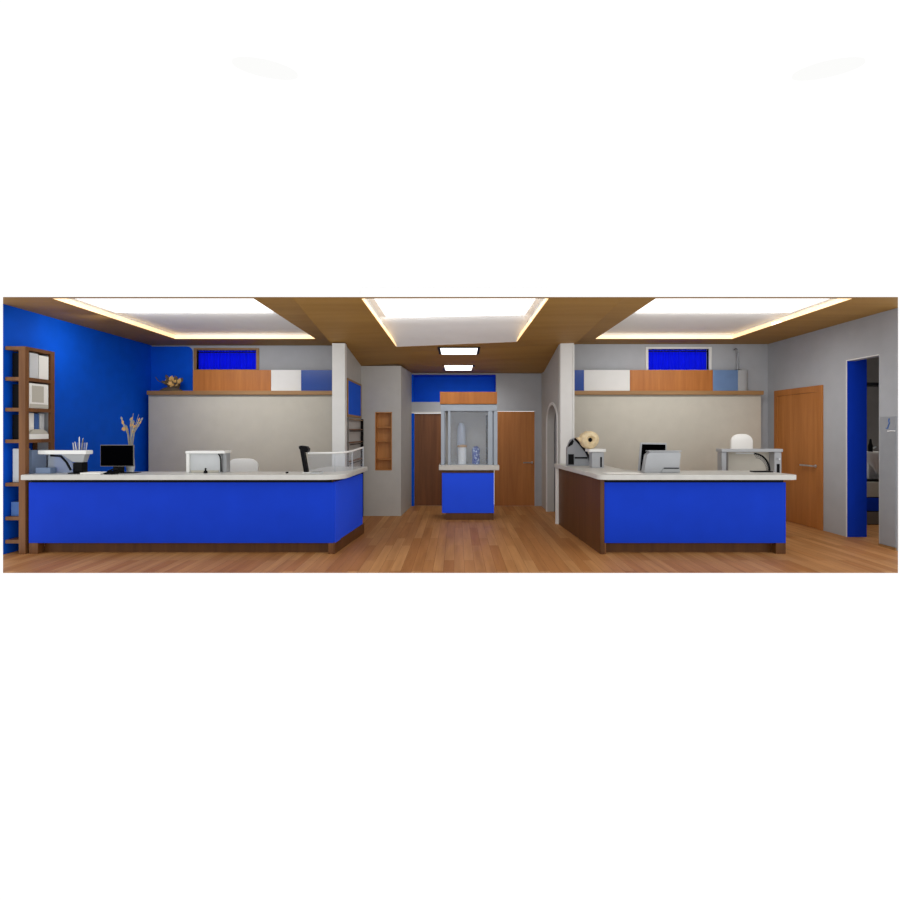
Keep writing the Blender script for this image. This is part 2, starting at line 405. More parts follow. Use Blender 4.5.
# back wall of aisle: blue recess above, two doors
D2 = 9.2
H1 = (PX(411.5, D2), PX(444.5, D2), 0, PZ(412.5, D2)); H2 = (PX(494, D2), PX(535, D2), 0, PZ(411, D2)); H3 = (PX(411.5, D2), PX(496, D2), PZ(402, D2), 2.42)
bm = N(); grid_slab(bm, [H1[0] - .01, 1.62], [0, 2.445], [H1, H2, H3], D2, D2 + .1, 'xz'); struct('wall_aisle_back', bm, M['grey_wall'])
bm = N(); x0, x1, z0, z1 = H3
box(bm, x0 - .02, x1 + .02, D2 + .34, D2 + .36, z0 - .02, z1 + .02); box(bm, x0 - .02, x0, D2 + .1, D2 + .34, z0, z1); box(bm, x1, x1 + .02, D2 + .1, D2 + .34, z0, z1)
box(bm, x0, x1, D2 + .1, D2 + .34, z0 - .02, z0); box(bm, x0, x1, D2 + .1, D2 + .34, z1, z1 + .02)
box(bm, x0, x0 + .035, D2 - .004, D2 + .1, z0, z1)
struct('wall_recess_blue', bm, M['blue_wall'])

# right aisle wall with arched opening and its shallow grey back
WR0, WR1 = (1.53, 7.52), (1.555, 9.2)
def xr(d): return 1.53 + (1.555 - 1.53) * (d - 7.52) / 1.68
a0, a1, ah = 7.62, 8.56, 1.80
ac = (a0 + a1) / 2; ar = (a1 - a0) / 2
arch = [(ac + ar * math.cos(t), ah - .30 + .30 * math.sin(t)) for t in [math.pi * i / 20 for i in range(21)]]
ring = [(7.52, 0), (a0, 0)] + [(p, q) for p, q in reversed(arch)] + [(a1, 0), (9.2, 0), (9.2, ZC(1.5, 9.2)), (8.96, ZC(1.5, 8.96)), (7.52, ZC(1.53, 7.52))]
bm = N(); loft(bm, [(xr(d), d, z) for d, z in ring], [(xr(d) + .12, d, z) for d, z in ring])
struct('wall_aisle_right', bm, M['grey_warm'])
struct('wall_arch_back', B(1.68, 1.72, 7.53, 9.2, 0, 2.42), M['grey_wall'])
outer = [(ac + (ar + .055) * math.cos(t), ah - .30 + .345 * math.sin(t)) for t in [math.pi * i / 20 for i in range(21)]]
ring = [(a0 - .055, 0)] + list(reversed(outer)) + [(a1 + .055, 0), (a1, 0)] + arch + [(a0, 0)]
bm = N(); loft(bm, [(xr(d) - .015, d, z) for d, z in ring], [(xr(d) - .0005, d, z) for d, z in ring])
struct('trim_2', bm, M['plaster'], label='white arched door surround')
bm = N(); box(bm, 1.54, 1.743, 7.45, 7.519, 0, ZC(1.78, 7.5) , .005); box(bm, 1.724, 1.748, 7.44, 7.45, .9, ZC(1.78, 7.5) - .02)
box(bm, 1.54, 1.745, 7.446, 7.451, PZ(413, 7.45) , PZ(412.3, 7.45))
struct('column_right', bm, M['plaster'])

# half-height partitions with oak ledges at the back of each bay
struct('wall_partition_left', B(-4.935, -1.72, 8.0, 8.1, 0, 1.955), M['beige'])
struct('trim_3', B(-4.93, -1.72, 7.94, 8.27, 1.956, 2.02, .006), M['oak'], label='oak ledge on top of the left beige partition')
XPR = PX(761, 8.0)
struct('wall_partition_right', B(1.8, XPR, 8.0, 8.1, 0, 1.955), M['beige'])
struct('trim_4', B(1.79, XPR + .01, 7.94, 8.168, 1.956, 2.02, .006), M['oak'], label='oak ledge on top of the right beige partition')

# ------------------------------------------------------------------ doors
def lever(parent, x, y, z, dx, n, name='handle'):
    bm = N()
    if n == 'y':
        lathe(bm, [(.02, 0), (.02, .012)], 0, 0, 16)
        for v in bm.verts: v.co = Vector((x + v.co.x, y - v.co.z, z + v.co.y))
        tube(bm, [(x, y - .01, z), (x, y - .045, z), (x + dx * .3, y - .055, z), (x + dx, y - .055, z)], .012)
    else:
        lathe(bm, [(.022, 0), (.022, .012)], 0, 0, 16)
        for v in bm.verts: v.co = Vector((x - v.co.z, y + v.co.x, z + v.co.y))
        tube(bm, [(x - .01, y, z), (x - .045, y, z), (x - .05, y + dx * .3, z), (x - .05, y + dx, z)], .013)
    return obj(name, bm, M['steel'], parent, label='metal lever handle', smooth=40)
def door_root(n, loc, label):
    r = bpy.data.objects.new('door_%d' % n, None); COL.objects.link(r); r.location = loc; r['kind'] = 'structure'; r['label'] = label
    OFF[r.name] = Vector(loc); return r
x0, x1, z0, z1 = H1
r = door_root(1, ((x0 + x1) / 2, D2, 0), 'dark brown aisle door left of the display case')
obj('door_leaf', B(x0 + .05, x1 - .005, D2 + .04, D2 + .08, .005, z1 - .02), M['darkdoor'], r)
bm = N(); box(bm, x0 - .004, x0 + .045, D2 - .01, D2 + .1, 0, z1 - .016); obj('door_jamb', bm, M['blue_wall'], r, label='blue door jamb')
bm = N(); box(bm, x0 - .02, x1 + .0, D2 - .012, D2 + .03, z1 - .014, z1 + .012); obj('door_head', bm, M['plaster'], r)
x0, x1, z0, z1 = H2
r = door_root(2, ((x0 + x1) / 2, D2, 0), 'orange-brown aisle door right of the display case')
obj('door_leaf', B(x0 + .008, x1 - .008, D2 + .005, D2 + .045, .005, z1 - .01), M['door'], r)
bm = N(); box(bm, x0 - .02, x1 + .02, D2 - .008, D2, z1, z1 + .02); box(bm, x1, x1 + .02, D2 - .008, D2, 0, z1); obj('door_frame', bm, M['grey_wall'], r)
lever(r, PX(532, D2), D2 + .005, PZ(462.5, D2), -.17, 'y')
# door in the right wall
dn, df, dz = 6.93, 7.98, 2.02
r = door_root(3, (XR, (dn + df) / 2, 0), 'orange-brown wooden door in the right wall with lever handle')
bm = N(); box(bm, XR - .022, XR, dn, dn + .09, 0, dz - .09, .004); box(bm, XR - .022, XR, df - .09, df, 0, dz - .09, .004); box(bm, XR - .022, XR, dn, df, dz - .09, dz, .004)
obj('door_frame', bm, M['door'], r)
obj('rebate', B(XR - .006, XR - .0005, dn + .0905, df - .0905, .002, dz - .0905), M['darkdoor'], r)
obj('door_leaf', B(XR - .016, XR - .0065, dn + .098, df - .092, .006, dz - .094), M['door'], r)
lever(r, XR - .016, dn + .125, .885, .25, 'x')
# ------------------------------------------------------------------ small room through the opening
struct('wall_inner_blue', B(XR + .1, 5.335, d_o1, d_o1 + .09, 0, 2.6), M['blue_panel'])
for a in ((6.6, 6.7, 5.9, 9.3, 0, 2.6), (XR + .1, 6.6, 9.2, 9.3, 0, 2.6), (XR + .1, 6.7, 5.85, 5.9, 0, 2.6)): struct('wall_inner', B(*a), [M['dgrey'], M['white']], pick=lambda f: 1 if f.normal.y < -.5 or f.normal.x > .5 and f.calc_center_median().x > 6 else 0)
struct('ceiling_inner', B(XR + .1, 6.7, 5.85, 9.3, 2.6, 2.65), M['plaster'])
bm = N(); z = 2.29; box(bm, XR - .006, XR, d_o1, d_o1 + .014, 0, z + .014); box(bm, XR - .006, XR, d_o0, d_o1, z, z + .014)
struct('trim_5', bm, M['plaster'], label='thin white edging round the right opening')
DS = 7.35
tag(obj('wall_shelf', B(5.9, 6.6, DS, DS + .3, PZ(385, DS), PZ(382.5, DS), .003), M['black']), 'dark wall shelf inside the room through the right opening', 'shelf')
t = thing('wash_basin', 'small white basin seen through the right opening', 'sink', (6.3, DS, .75))
bm = N(); prof = [(.02, PZ(474, DS)), (.06, PZ(468, DS)), (.12, PZ(462, DS)), (.17, PZ(455, DS)), (.175, PZ(452, DS)), (.15, PZ(452.5, DS))]
lathe(bm, prof, 6.27, DS + .1); obj('bowl', bm, M['wplastic'], t, smooth=50)
bm = N(); tube(bm, [(6.27, DS + .2, PZ(453, DS)), (6.27, DS + .2, PZ(449, DS)), (6.24, DS + .1, PZ(447, DS))], .012); obj('tap', bm, M['steel'], t)
bm = N(); box(bm, 6.2, 6.57, DS + .17, DS + .22, PZ(480, DS) + .001, PZ(456, DS)); obj('bracket', bm, M['wplastic'], t)
bm = N(); lathe(bm, [(.028, PZ(452, DS) + .002), (.03, PZ(446, DS)), (.018, PZ(443, DS)), (.012, PZ(439, DS))], 6.16, DS + .1); obj_b = obj('soap_bottle', bm, M['black'], smooth=50)
tag(obj_b, 'black bottle standing on the white basin through the right opening', 'bottle')
t = thing('storage_cabinet', 'low dark cabinet with beige drawer through the right opening', 'cabinet', (6.2, DS, 0))
obj('body', B(5.9, 6.58, DS + .03, DS + .4, 0, PZ(480, DS)), M['black'], t)
obj('drawer', B(5.92, 6.56, DS, DS + .029, PZ(497, DS), PZ(482, DS), .004), M['beige'], t, label='beige drawer front')
obj('door', B(5.92, 6.2, DS, DS + .029, PZ(511, DS), PZ(498, DS), .004), M['blue_panel'], t, label='blue cupboard door')
obj('base_panel', B(5.92, 6.56, DS, DS + .029, .01, PZ(512, DS), .004), M['dgrey'], t)

# panel on right wall near the front edge, with its marks
t = thing('wall_panel', 'grey wall panel with a blue mark at right front edge', 'panel', (XR, 5.88, 0))
da, db = PX(0, 1) and XR / ((896.5 - VX) / F), XR / ((880.5 - VX) / F)
obj('plate', B(XR - .008, XR, da, db, .03, 1.55, .002), M['mgrey'], t)
bm = N(); sx = XR - .012
def rw(x, y): d = sx / ((x - VX) / F); return (sx, d, PZ(y, d))
tube(bm, [rw(889.2, 418.5), rw(888.6, 421), rw(889.3, 423), rw(888.2, 426), rw(887.6, 428.5), rw(886, 428.2)], .006)
obj('blue_mark', bm, M['blue_dull'], t, label='thin blue hooked mark')
bm = N(); tube(bm, [rw(887.5, 431.2), rw(891, 430.8), rw(895, 431)], .005); obj('white_mark', bm, M['white'], t, label='short white dash')
struct('baseboard_right', B(XR - .015, XR, DRF + .02, d_o0 - .01, 0, .028), M['oak'])

# ------------------------------------------------------------------ ceiling lights
def cove(label, x0, x1, d0, d1, sides):
    t = thing('ceiling_light', label, 'ceiling light', ((x0 + x1) / 2, (d0 + d1) / 2, CEIL + .03 + TH), 'recessed tray ceiling lights')
    zt = CEIL + .03 + TH
    obj('diffuser', B(x0 + .10, x1 - .10, d0 + .02, 6.22, zt - .035, zt - .001, .012, 3), M['lamp'], t)
    zs = CEIL + .004
    for s in sides:
        if s == 'l': bm = B(x0 + .001, x0 + .012, d0 + .02, d1 - .001, zs, zs + .05)
        if s == 'r': bm = B(x1 - .012, x1 - .001, d0 + .02, d1 - .001, zs, zs + .05)
        if s == 'b': bm = B(x0 + .013, x1 - .013, d1 - .012, d1 - .001, zs, zs + .05)
        obj('led_strip', bm, M['led'], t, label='warm glowing light strip')
cove('large recessed ceiling light tray over the left counter with warm strip at its left', *TL, 'lb')
cove('large recessed ceiling light tray over the right counter with warm strip at its right', *TR, 'rb')
t = thing('ceiling_light', 'middle recessed ceiling light tray over the aisle with warm strips both sides', 'ceiling light', (0, 6.2, CEIL), 'recessed tray ceiling lights')
a0_, b0_ = tx(dT0 + .03); dm = 6.15; a1_, b1_ = tx(dm); h0 = .072
zz = lambda x, d, h: ZC(x, d) + .03 + h
A = [(a0_ + .10, dT0 + .03, zz(a0_, dT0 + .03, .066)), (b0_ - .10, dT0 + .03, zz(b0_, dT0 + .03, .066)), (b1_ - .10, dm, zz(b1_, dm, .062)), (a1_ + .10, dm, zz(a1_, dm, .062))]
bm = N(); loft(bm, A, [(x, y, z - .03) for x, y, z in A]); obj('diffuser', bm, M['lamp'], t)
for k, s in ((0, 1), (1, -1)):
    bm = N(); ra = []
    for d in (dT0 + .02, 6.0, 6.6, dT1 - .03):
        x = tx(d)[k] + .002 * s; z = ZC(x, d) + .004; ra.append((x, d, z))
    A = [p for p in ra] + [(x, d, z + .04) for x, d, z in reversed(ra)]
    loft(bm, A, [(x + .011 * s, d, z) for x, d, z in A]); obj('led_strip', bm, M['led'], t, label='warm glowing light strip')
for (xa, xb, ya, yb), lb in (((440, 478, 347.2, 353.2), 'nearer small rectangular white ceiling lamp above the aisle'), ((444, 473, 364.6, 369.2), 'farther small rectangular white ceiling lamp above the display case')):
    p = [on_ceiling(xa, ya), on_ceiling(xb, ya), on_ceiling(xb - 1.2, yb), on_ceiling(xa + 1.2, yb)]
    c = sum((Vector(q) for q in p), Vector()) / 4
    t = thing('ceiling_lamp', lb, 'ceiling light', c, 'small aisle ceiling lamps')
    def ring(k, dz): return [tuple(c + (Vector(q) - c) * k + Vector((0, 0, dz))) for q in p]
    obj('housing', loft(N(), ring(1.12, -.001), ring(1.12, -.014)), M['black'], t, label='dark lamp housing')
    obj('diffuser', loft(N(), ring(.98, -.0145), ring(.96, -.022)), M['lamp2'], t)

# faint round lamps high above
def disc(cx, cy, d, w, ang, label):
    o = thing('round_lamp', label, 'ceiling light', (PX(cx, d), d, PZ(cy, d)), 'faint round lamps above the room')
    ray = Vector((PX(cx, d), d, PZ(cy, d) - E)).normalized()
    m = Vector((math.cos(ang), 0, math.sin(ang))); m = (m - ray * m.dot(ray)).normalized(); k = ray.cross(m)
    v2 = (ray * math.cos(.22) + k * math.sin(.22)).normalized(); n = m.cross(v2).normalized(); n = -n if n.z > 0 else n
    bm = N(); r = w / 2 / F * d; lathe(bm, [(r * .9, -.01), (r, 0), (r, .02), (r * .9, .025)], 0, 0, 40)
    for v in bm.verts: v.co = o.location + m * v.co.x + v2 * v.co.y + n * v.co.z
    obj('shade', bm, M['disc'], o, smooth=40)
disc(265.5, 68, 5.6, 62, math.radians(-12), 'faint white round lamp above the left counter bay')
disc(827.5, 68.5, 5.6, 60, math.radians(12), 'faint white round lamp above the right counter bay')

# ------------------------------------------------------------------ left counter
def offset_arc(cx, cy, r, a0, a1, n=8): return [(cx + r * math.cos(a0 + (a1 - a0) * i / n), cy + r * math.sin(a0 + (a1 - a0) * i / n)) for i in range(n + 1)]
CT = .896
t = thing('reception_counter', 'long blue reception counter on the left with pale stone top', 'counter', (-3.1, 5.9, 0))
sx0, sx1 = (-1.369, 5.61), (-1.27, 6.75)
body = [(-4.79, 5.635), (-1.40, 5.635), (-1.31, 6.72), (-1.75, 6.72), (-1.80, 5.96), (-4.79, 5.96)]
obj('body', prism_z(N(), body, .125, .838), M['walnut'], t)
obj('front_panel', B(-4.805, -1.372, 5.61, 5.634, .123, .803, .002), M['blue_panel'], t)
obj('shade_strip', B(-4.78, -1.41, 5.62, 5.634, .804, .838), M['black'], t, label='slight recess painted black as shade under the worktop')  # black strip paints the shade under the overhang
bm = N(); prism_z(bm, [(-1.369, 5.61), (-1.27, 6.73), (-1.30, 6.73), (-1.397, 5.636)], .123, .806); obj('side_panel', bm, M['blue_bright'], t, label='blue end panel facing the aisle, painted brighter as lit')  # counter blue lightened for the light on this angled side
obj('plinth', B(-4.70, -1.46, 5.70, 5.73, 0, .124), M['walnut'], t)
obj('leg', B(-4.805, -4.705, 5.612, 5.70, 0, .124, .003), M['shelfwood'], t)
obj('leg', B(-1.445, -1.385, 5.612, 5.69, 0, .124, .003), M['shelfwood'], t)
bm = N(); prism_z(bm, [(-1.372, 5.605), (-1.255, 6.76), (-1.30, 6.76), (-1.384, 5.605)], 0, .132); obj('side_plinth', bm, M['walnut'], t)
# worktop with rounded outer corner
ring = [(-4.82, 5.98), (-4.82, 5.53), (-4.80, 5.50), (-1.50, 5.50)] + [(-1.50 + .25 * math.sin(a), 5.75 - .25 * math.cos(a)) for a in [i * math.pi / 18 for i in range(1, 9)]] + [(-1.215, 6.80), (-1.78, 6.80), (-1.85, 6.05), (-1.92, 5.98)]
bm = N(); prism_z(bm, ring, .840, CT, .008); obj('worktop', bm, M['top'], t)
# ------------------------------------------------------------------ right counter
t = thing('reception_counter', 'blue reception counter on the right with dark wood end and pale top', 'counter', (2.8, 5.9, 0))
xs = lambda d: 1.607 + (1.5 - 1.607) * (d - 5.61) / 1.89
body = [(1.66, 5.64), (3.66, 5.64), (3.66, 6.10), (2.12, 6.10), (2.08, 7.38), (xs(7.38) + .03, 7.38)]
obj('body', prism_z(N(), body, .125, .838), M['walnut'], t)
obj('front_panel', B(1.655, 3.69, 5.61, 5.638, .123, .803, .002), M['blue_panel'], t)
obj('shade_strip', B(1.66, 3.67, 5.62, 5.638, .804, .838), M['black'], t, label='slight recess painted black as shade under the worktop')  # overhang shade painted as a black strip here too
bm = N(); prism_z(bm, [(1.607, 5.60), (1.65, 5.60), (1.65, 5.64), (xs(7.4) + .025, 7.4), (xs(7.4), 7.4)], 0, .838); obj('end_panel', bm, M['walnut'], t, label='dark wood end panel facing the aisle')
obj('plinth', B(1.66, 3.58, 5.70, 5.73, 0, .124), M['walnut'], t)
obj('leg', B(3.58, 3.69, 5.612, 5.70, 0, .124, .003), M['walnut'], t)
obj('leg', B(1.652, 1.67, 5.60, 5.69, 0, .124, .003), M['shelfwood'], t)
obj('end_post', B(1.462, 1.526, 7.405, 7.443, 0, .838, .004), M['wplastic'], t, label='white end post')
ring = [(1.44, 7.46), (1.452, 7.3), (1.56, 5.9)] + [(1.66 - .1 * math.cos(a), 5.60 - .1 * math.sin(a)) for a in [i * math.pi / 16 for i in range(0, 9)]] + [(3.70, 5.50), (3.755, 5.53), (3.77, 5.58), (3.70, 6.15), (2.16, 6.15), (2.10, 6.25), (2.10, 7.44), (1.525, 7.44), (1.525, 7.46)]
ring[-3:] = [(2.10, 7.442), (1.44, 7.442)]; ring = ring[1:]
bm = N(); prism_z(bm, ring, .840, CT, .008); obj('worktop', bm, M['top'], t)

# ------------------------------------------------------------------ display case in the aisle
dk = 7.75
def kx(x): return PX(x, dk)
def kz(y): return PZ(y, dk)
t = thing('display_case', 'glass display case on blue base with wooden crown in the aisle', 'display case', (kx(468), dk + .25, 0))
obj('base', B(kx(443), kx(494), dk + .02, dk + .5, kz(513), kz(470.5)), M['walnut'], t)
obj('front_panel', B(kx(442), kx(494), dk, dk + .019, kz(513), kz(473), .002), M['blue_bright'], t)
obj('plinth', B(kx(446), kx(493.5), dk + .005, dk + .5, 0, kz(513.2)), M['walnut'], t)
obj('shelf', B(kx(439), kx(499), dk - .04, dk + .52, kz(470), kz(465), .004), M['top'], t, label='pale shelf under the glass')
for xa, xb, ya, yb in ((441, 444.5, 0, .05), (448, 450.5, .0, .03), (488, 492.5, 0, .03), (493.8, 497.5, 0, .05), (441, 444.5, .45, .5), (493.8, 497.5, .45, .5)):
    obj('post', B(kx(xa), kx(xb), dk + ya, dk + yb, kz(465) + .001, kz(411), .002), M['alu'], t)
bm = N(); box(bm, kx(440.5), kx(497), dk - .01, dk + .5, kz(411), kz(404.5), .004); obj('header', bm, M['alu'], t)
box(bm := N(), kx(440), kx(497), dk - .03, dk + .5, kz(404), kz(392), .003); obj('crown', bm, M['orange'], t, label='orange wooden crown box')
obj('back_panel', B(kx(445), kx(493), dk + .47, dk + .485, kz(465) + .001, kz(411)), M['casegrey'], t)
obj('door_seal', B(kx(486), kx(487.8), dk + .02, dk + .03, kz(464), kz(415)), M['black'], t, label='dark vertical seal strip')
obj('pane', B(kx(450.6), kx(487.9), dk + .01, dk + .016, kz(465) + .001, kz(411)), M['caseglass'], t, label='front glass pane')
for xa in (442.4, 495.6): obj('pane', B(kx(xa), kx(xa) + .005, dk + .051, dk + .449, kz(465) + .001, kz(411)), M['caseglass'], t, label='side glass pane')
zb = kz(465) + .001
q = thing('canister', 'cream canister with gold lid inside the display case', 'canister', (kx(462.3), dk + .2, zb))
bm = N(); r = .066; lathe(bm, [(r, zb), (r, zb + .25), (r * .9, zb + .27)], kx(462.3), dk + .2); obj('body', bm, M['paper'], q, smooth=40)
bm = N(); lathe(bm, [(r * 1.15, zb + .27), (r * 1.2, zb + .285), (r * 1.1, zb + .30), (r * .4, zb + .31)], kx(462.3), dk + .2); obj('lid', bm, M['tan'], q, smooth=40, label='gold-coloured lid')
q = thing('tin', 'blue and white patterned tin inside the display case', 'tin', (kx(476.5), dk + .2, zb))
m_, nt_, b_ = base_mat('blue_speckle'); vo = nt_.nodes.new('ShaderNodeTexVoronoi'); vo.inputs['Scale'].default_value = 26
tc_ = nt_.nodes.new('ShaderNodeTexCoord'); nt_.links.new(tc_.outputs['Object'], vo.inputs['Vector'])
rp = nt_.nodes.new('ShaderNodeValToRGB'); rp.color_ramp.elements[0].color = lin(200, 215, 235); rp.color_ramp.elements[1].color = lin(20, 70, 160)
rp.color_ramp.elements[0].position = .2; rp.color_ramp.elements[1].position = .45
nt_.links.new(vo.outputs['Distance'], rp.inputs['Fac']); nt_.links.new(rp.outputs['Color'], b_.inputs['Base Color'])
bm = N(); lathe(bm, [(.058, zb), (.062, zb + .02), (.062, zb + .24), (.05, zb + .26)], kx(476.5), dk + .2); obj('body', bm, m_, q, smooth=40)
bm = N(); lathe(bm, [(.04, zb + .261), (.042, zb + .275), (.02, zb + .285)], kx(476.5), dk + .2); obj('lid', bm, M['blue_gloss'], q, smooth=40)
q = thing('vase', 'tall pale reflection shape behind the cream canister', 'vase', (kx(462), dk + .36, zb))  # solid pale body standing in for a reflection in the case
bm = N(); lathe(bm, [(.05, zb), (.065, zb + .2), (.07, zb + .45), (.06, zb + .58), (.035, zb + .66)], kx(461.5), dk + .36); obj('body', bm, paint('pale_reflection', lin(190, 196, 206), .3, var=.02, bump=0), q, smooth=50)

# ------------------------------------------------------------------ niche shelf in facing wall
t = thing('niche_shelf', 'narrow wooden niche shelf set into the wall left of the aisle doors', 'shelf', ((NX0 + NX1) / 2, 8.2, NZ0))
d0 = 8.125; g = .002
bm = N(); box(bm, NX0 + g, NX0 + .014, d0, 8.3, NZ0 + g, NZ1 - g); box(bm, NX1 - .014, NX1 - g, d0, 8.3, NZ0 + g, NZ1 - g)
box(bm, NX0 + .014, NX1 - .014, d0, 8.3, NZ1 - .014, NZ1 - g); box(bm, NX0 + .014, NX1 - .014, d0, 8.3, NZ0 + g, NZ0 + .014)
obj('frame', bm, M['niche'], t); obj('back', B(NX0 + .014, NX1 - .014, 8.28, 8.3, NZ0 + .014, NZ1 - .014), M['niche'], t)
for y in (427, 441, 459): obj('shelf', B(NX0 + .0145, NX1 - .0145, d0 + .01, 8.279, PZ(y, 8.12) - .01, PZ(y, 8.12)), M['niche'], t)

# ------------------------------------------------------------------ blue panel and rack on aisle left wall
xw = -1.5625
bx = -1.558
t = thing('wall_board', 'blue wall board in thin wooden frame beside the left column', 'board', (bx, 7.6, 1.6))
obj('board', B(bx, bx + .012, 7.10, 8.03, 1.62, 2.10), M['blue_wall'], t)
bm = N(); box(bm, bx, bx + .018, 7.06, 7.099, 1.58, 2.13); box(bm, bx, bx + .018, 8.031, 8.07, 1.58, 2.13); box(bm, bx, bx + .018, 7.10, 8.03, 1.585, 1.619); box(bm, bx, bx + .018, 7.10, 8.03, 2.101, 2.13)
obj('frame', bm, M['oak'], t)
t = thing('wall_rack', 'black metal rack with wooden shelves on the aisle wall behind left counter', 'rack', (bx, 7.6, 0))
obj('post', B(bx + .01, bx + .045, 8.05, 8.09, 0, 1.57), M['black'], t); obj('post', B(bx + .01, bx + .03, 7.055, 7.07, 0, 1.57), M['dgrey'], t)
for z in (.3, .62, .95, 1.22, 1.41, 1.555): obj('shelf', B(bx + .004, bx + .04, 7.071, 8.049, z - .012, z), M['oak'] if z > 1.5 else M['shelfwood'], t)
for z in (.9, 1.17, 1.365): obj('rail', B(bx + .041, bx + .048, 7.071, 8.049, z + .008, z + .02), M['black'], t)

# ------------------------------------------------------------------ ledge cabinets
dl = 8.01; LD = .15
def ledge_box(name, label, xa, xb, m, y0=370, parts=None, grp=None):
    t = thing(name, label, 'cabinet', (PX((xa + xb) / 2, dl), dl, 2.021), grp)
    X0, X1 = PX(xa, dl) + .002, PX(xb, dl) - .002; z1 = PZ(y0, dl)
    obj('body', B(X0, X1, dl + .012, dl + LD, 2.021, z1, .003), M['greyp'] if m != M['orange'] else M['orange'], t)
    return t, X0, X1, z1
t, a, b, z = ledge_box('ledge_cabinet', 'orange veneer cabinet on the left ledge below the window', 193, 271, M['orange']); obj('front', B(a, b, dl, dl + .0115, 2.022, z, .002), M['orange'], t)
t, a, b, z = ledge_box('ledge_cabinet', 'glossy cabinet with painted white and blue reflection on the left ledge beside column', 271, 332, M['steel'])
mid = PX(301, dl)  # white and blue fronts paint the reflection on one glossy panel
obj('front', B(a, mid, dl, dl + .0115, 2.022, z, .002), M['plaster'], t, label='front painted as white reflection'); obj('front', B(mid + .001, b, dl, dl + .0115, 2.022, z, .002), M['blue_gloss'], t, label='front painted as blue reflection')
t, a, b, z = ledge_box('ledge_cabinet', 'silver white cabinet with painted blue reflection on the right ledge beside column', 574, 630, M['steel'])
mid = PX(584, dl)  # blue front paints a reflection on the silver panel
obj('front', B(a, mid, dl, dl + .0115, 2.022, z, .002), M['blue_gloss'], t, label='front painted as blue reflection'); obj('front', B(mid + .001, b, dl, dl + .0115, 2.022, z, .002), M['plaster'], t, label='silver white front')
t, a, b, z = ledge_box('ledge_cabinet', 'orange veneer cabinet on the right ledge below the window', 630, 713, M['orange']); obj('front', B(a, b, dl, dl + .0115, 2.022, z, .002), M['orange'], t)
# steel cabinet with rounded end
X0, X1 = PX(713, dl) + .002, PX(751, dl)
t = thing('ledge_cabinet', 'steel cabinet with painted blue reflection and rounded dark end on the right ledge', 'cabinet', ((X0 + X1) / 2, dl, 2.021))
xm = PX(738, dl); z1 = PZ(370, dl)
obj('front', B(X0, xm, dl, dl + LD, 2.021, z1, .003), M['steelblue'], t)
ring = [(xm + .001, dl)] + [(X1 - .12 + .12 * math.sin(a), dl + .12 - .12 * math.cos(a)) for a in [i * math.pi / 16 for i in range(9)]] + [(X1, dl + LD), (xm + .001, dl + LD)]
obj('rounded_end', prism_z(N(), ring, 2.021, z1), M['greyp'], t, smooth=35, label='grey rounded end')
t = thing('hooked_rod', 'thin chrome hooked rod standing on the right ledge cabinet', 'rod', (PX(737, dl), dl + .1, z1))
xo = PX(737.5, dl + .1); yo = dl + .1
bm = N(); lathe(bm, [(.06, z1 + .001), (.06, z1 + .012), (.02, z1 + .02)], xo, yo); obj('base', bm, M['black'], t)
bm = N(); zt = PZ(348.5, yo); tube(bm, [(xo, yo, z1 + .02), (xo, yo, zt - .03), (xo - .01, yo, zt - .008), (xo - .03, yo, zt), (xo - .05, yo, zt - .01), (xo - .055, yo, zt - .03)], .008); obj('rod', bm, M['chrome'], t, smooth=40)
bm = N(); tube(bm, [(xo + .03, yo, z1 + .02), (xo + .012, yo, zt - .05)], .005); obj('rod', bm, M['chrome'], t)

# dried flower piece on the left ledge
def leaf(bm, p, dirv, l, w):
    dirv = Vector(dirv).normalized(); s = dirv.orthogonal().normalized(); u = dirv.cross(s); p = Vector(p)
    pr = [(0, .15), (.25, .7), (.5, 1), (.8, .6), (1, .08)]
    rings = []
    for f, k in pr:
        rings.append([bm.verts.new(p + dirv * l * f + s * w * k * math.cos(a) + u * w * .35 * k * math.sin(a)) for a in [2 * math.pi * i / 8 for i in range(8)]])
    for i in range(len(rings) - 1):
        for k in range(8): bm.faces.new((rings[i][k], rings[i][(k + 1) % 8], rings[i + 1][(k + 1) % 8], rings[i + 1][k]))
    bm.faces.new(rings[0][::-1]); bm.faces.new(rings[-1])
df_ = 8.06
cx = PX(173, df_)
t = thing('dried_flower_arrangement', 'dried golden flower arrangement on the left ledge corner', 'flowers', (cx, df_, 2.021))
bm = N(); lathe(bm, [(.14, 2.021), (.13, 2.04), (.09, 2.07), (.03, 2.09)], cx - .03, df_, 18)
for v in bm.verts: v.co.x = cx - .03 + (v.co.x - cx + .03) * 1.3
obj('base', bm, M['twig'], t, smooth=60)
M['gold'] = paint('golden_petal', lin(226, 182, 112), .8, var=.2, scale=60)
for i in range(34):
    a = random.uniform(.15, math.pi - .15); l = random.uniform(.07, .16)
    st = Vector((cx + random.uniform(-.08, .1), df_ + random.uniform(-.04, .04), 2.08 + random.uniform(0, .1)))
    dv = Vector((math.cos(a), random.uniform(-.5, .3), math.sin(a) * .8))
    bl = N(); tube(bl, [(st.x, st.y, 2.07), st + dv * l * .5], .006); obj('stem', bl, M['twig'], t)
    bl = N(); leaf(bl, st + dv * l * .3, dv, l * .75, .03); obj('petal', bl, M['gold'] if i % 5 < 3 else M['twig'], t, label='golden dried petal' if i % 5 < 3 else None)
bm = N(); tube(bm, [(cx - .06, df_, 2.1), (cx - .17, df_, 2.16), (cx - .24, df_, 2.19), (cx - .28, df_, 2.25)], .007, 6); obj('twig', bm, M['twig'], t)

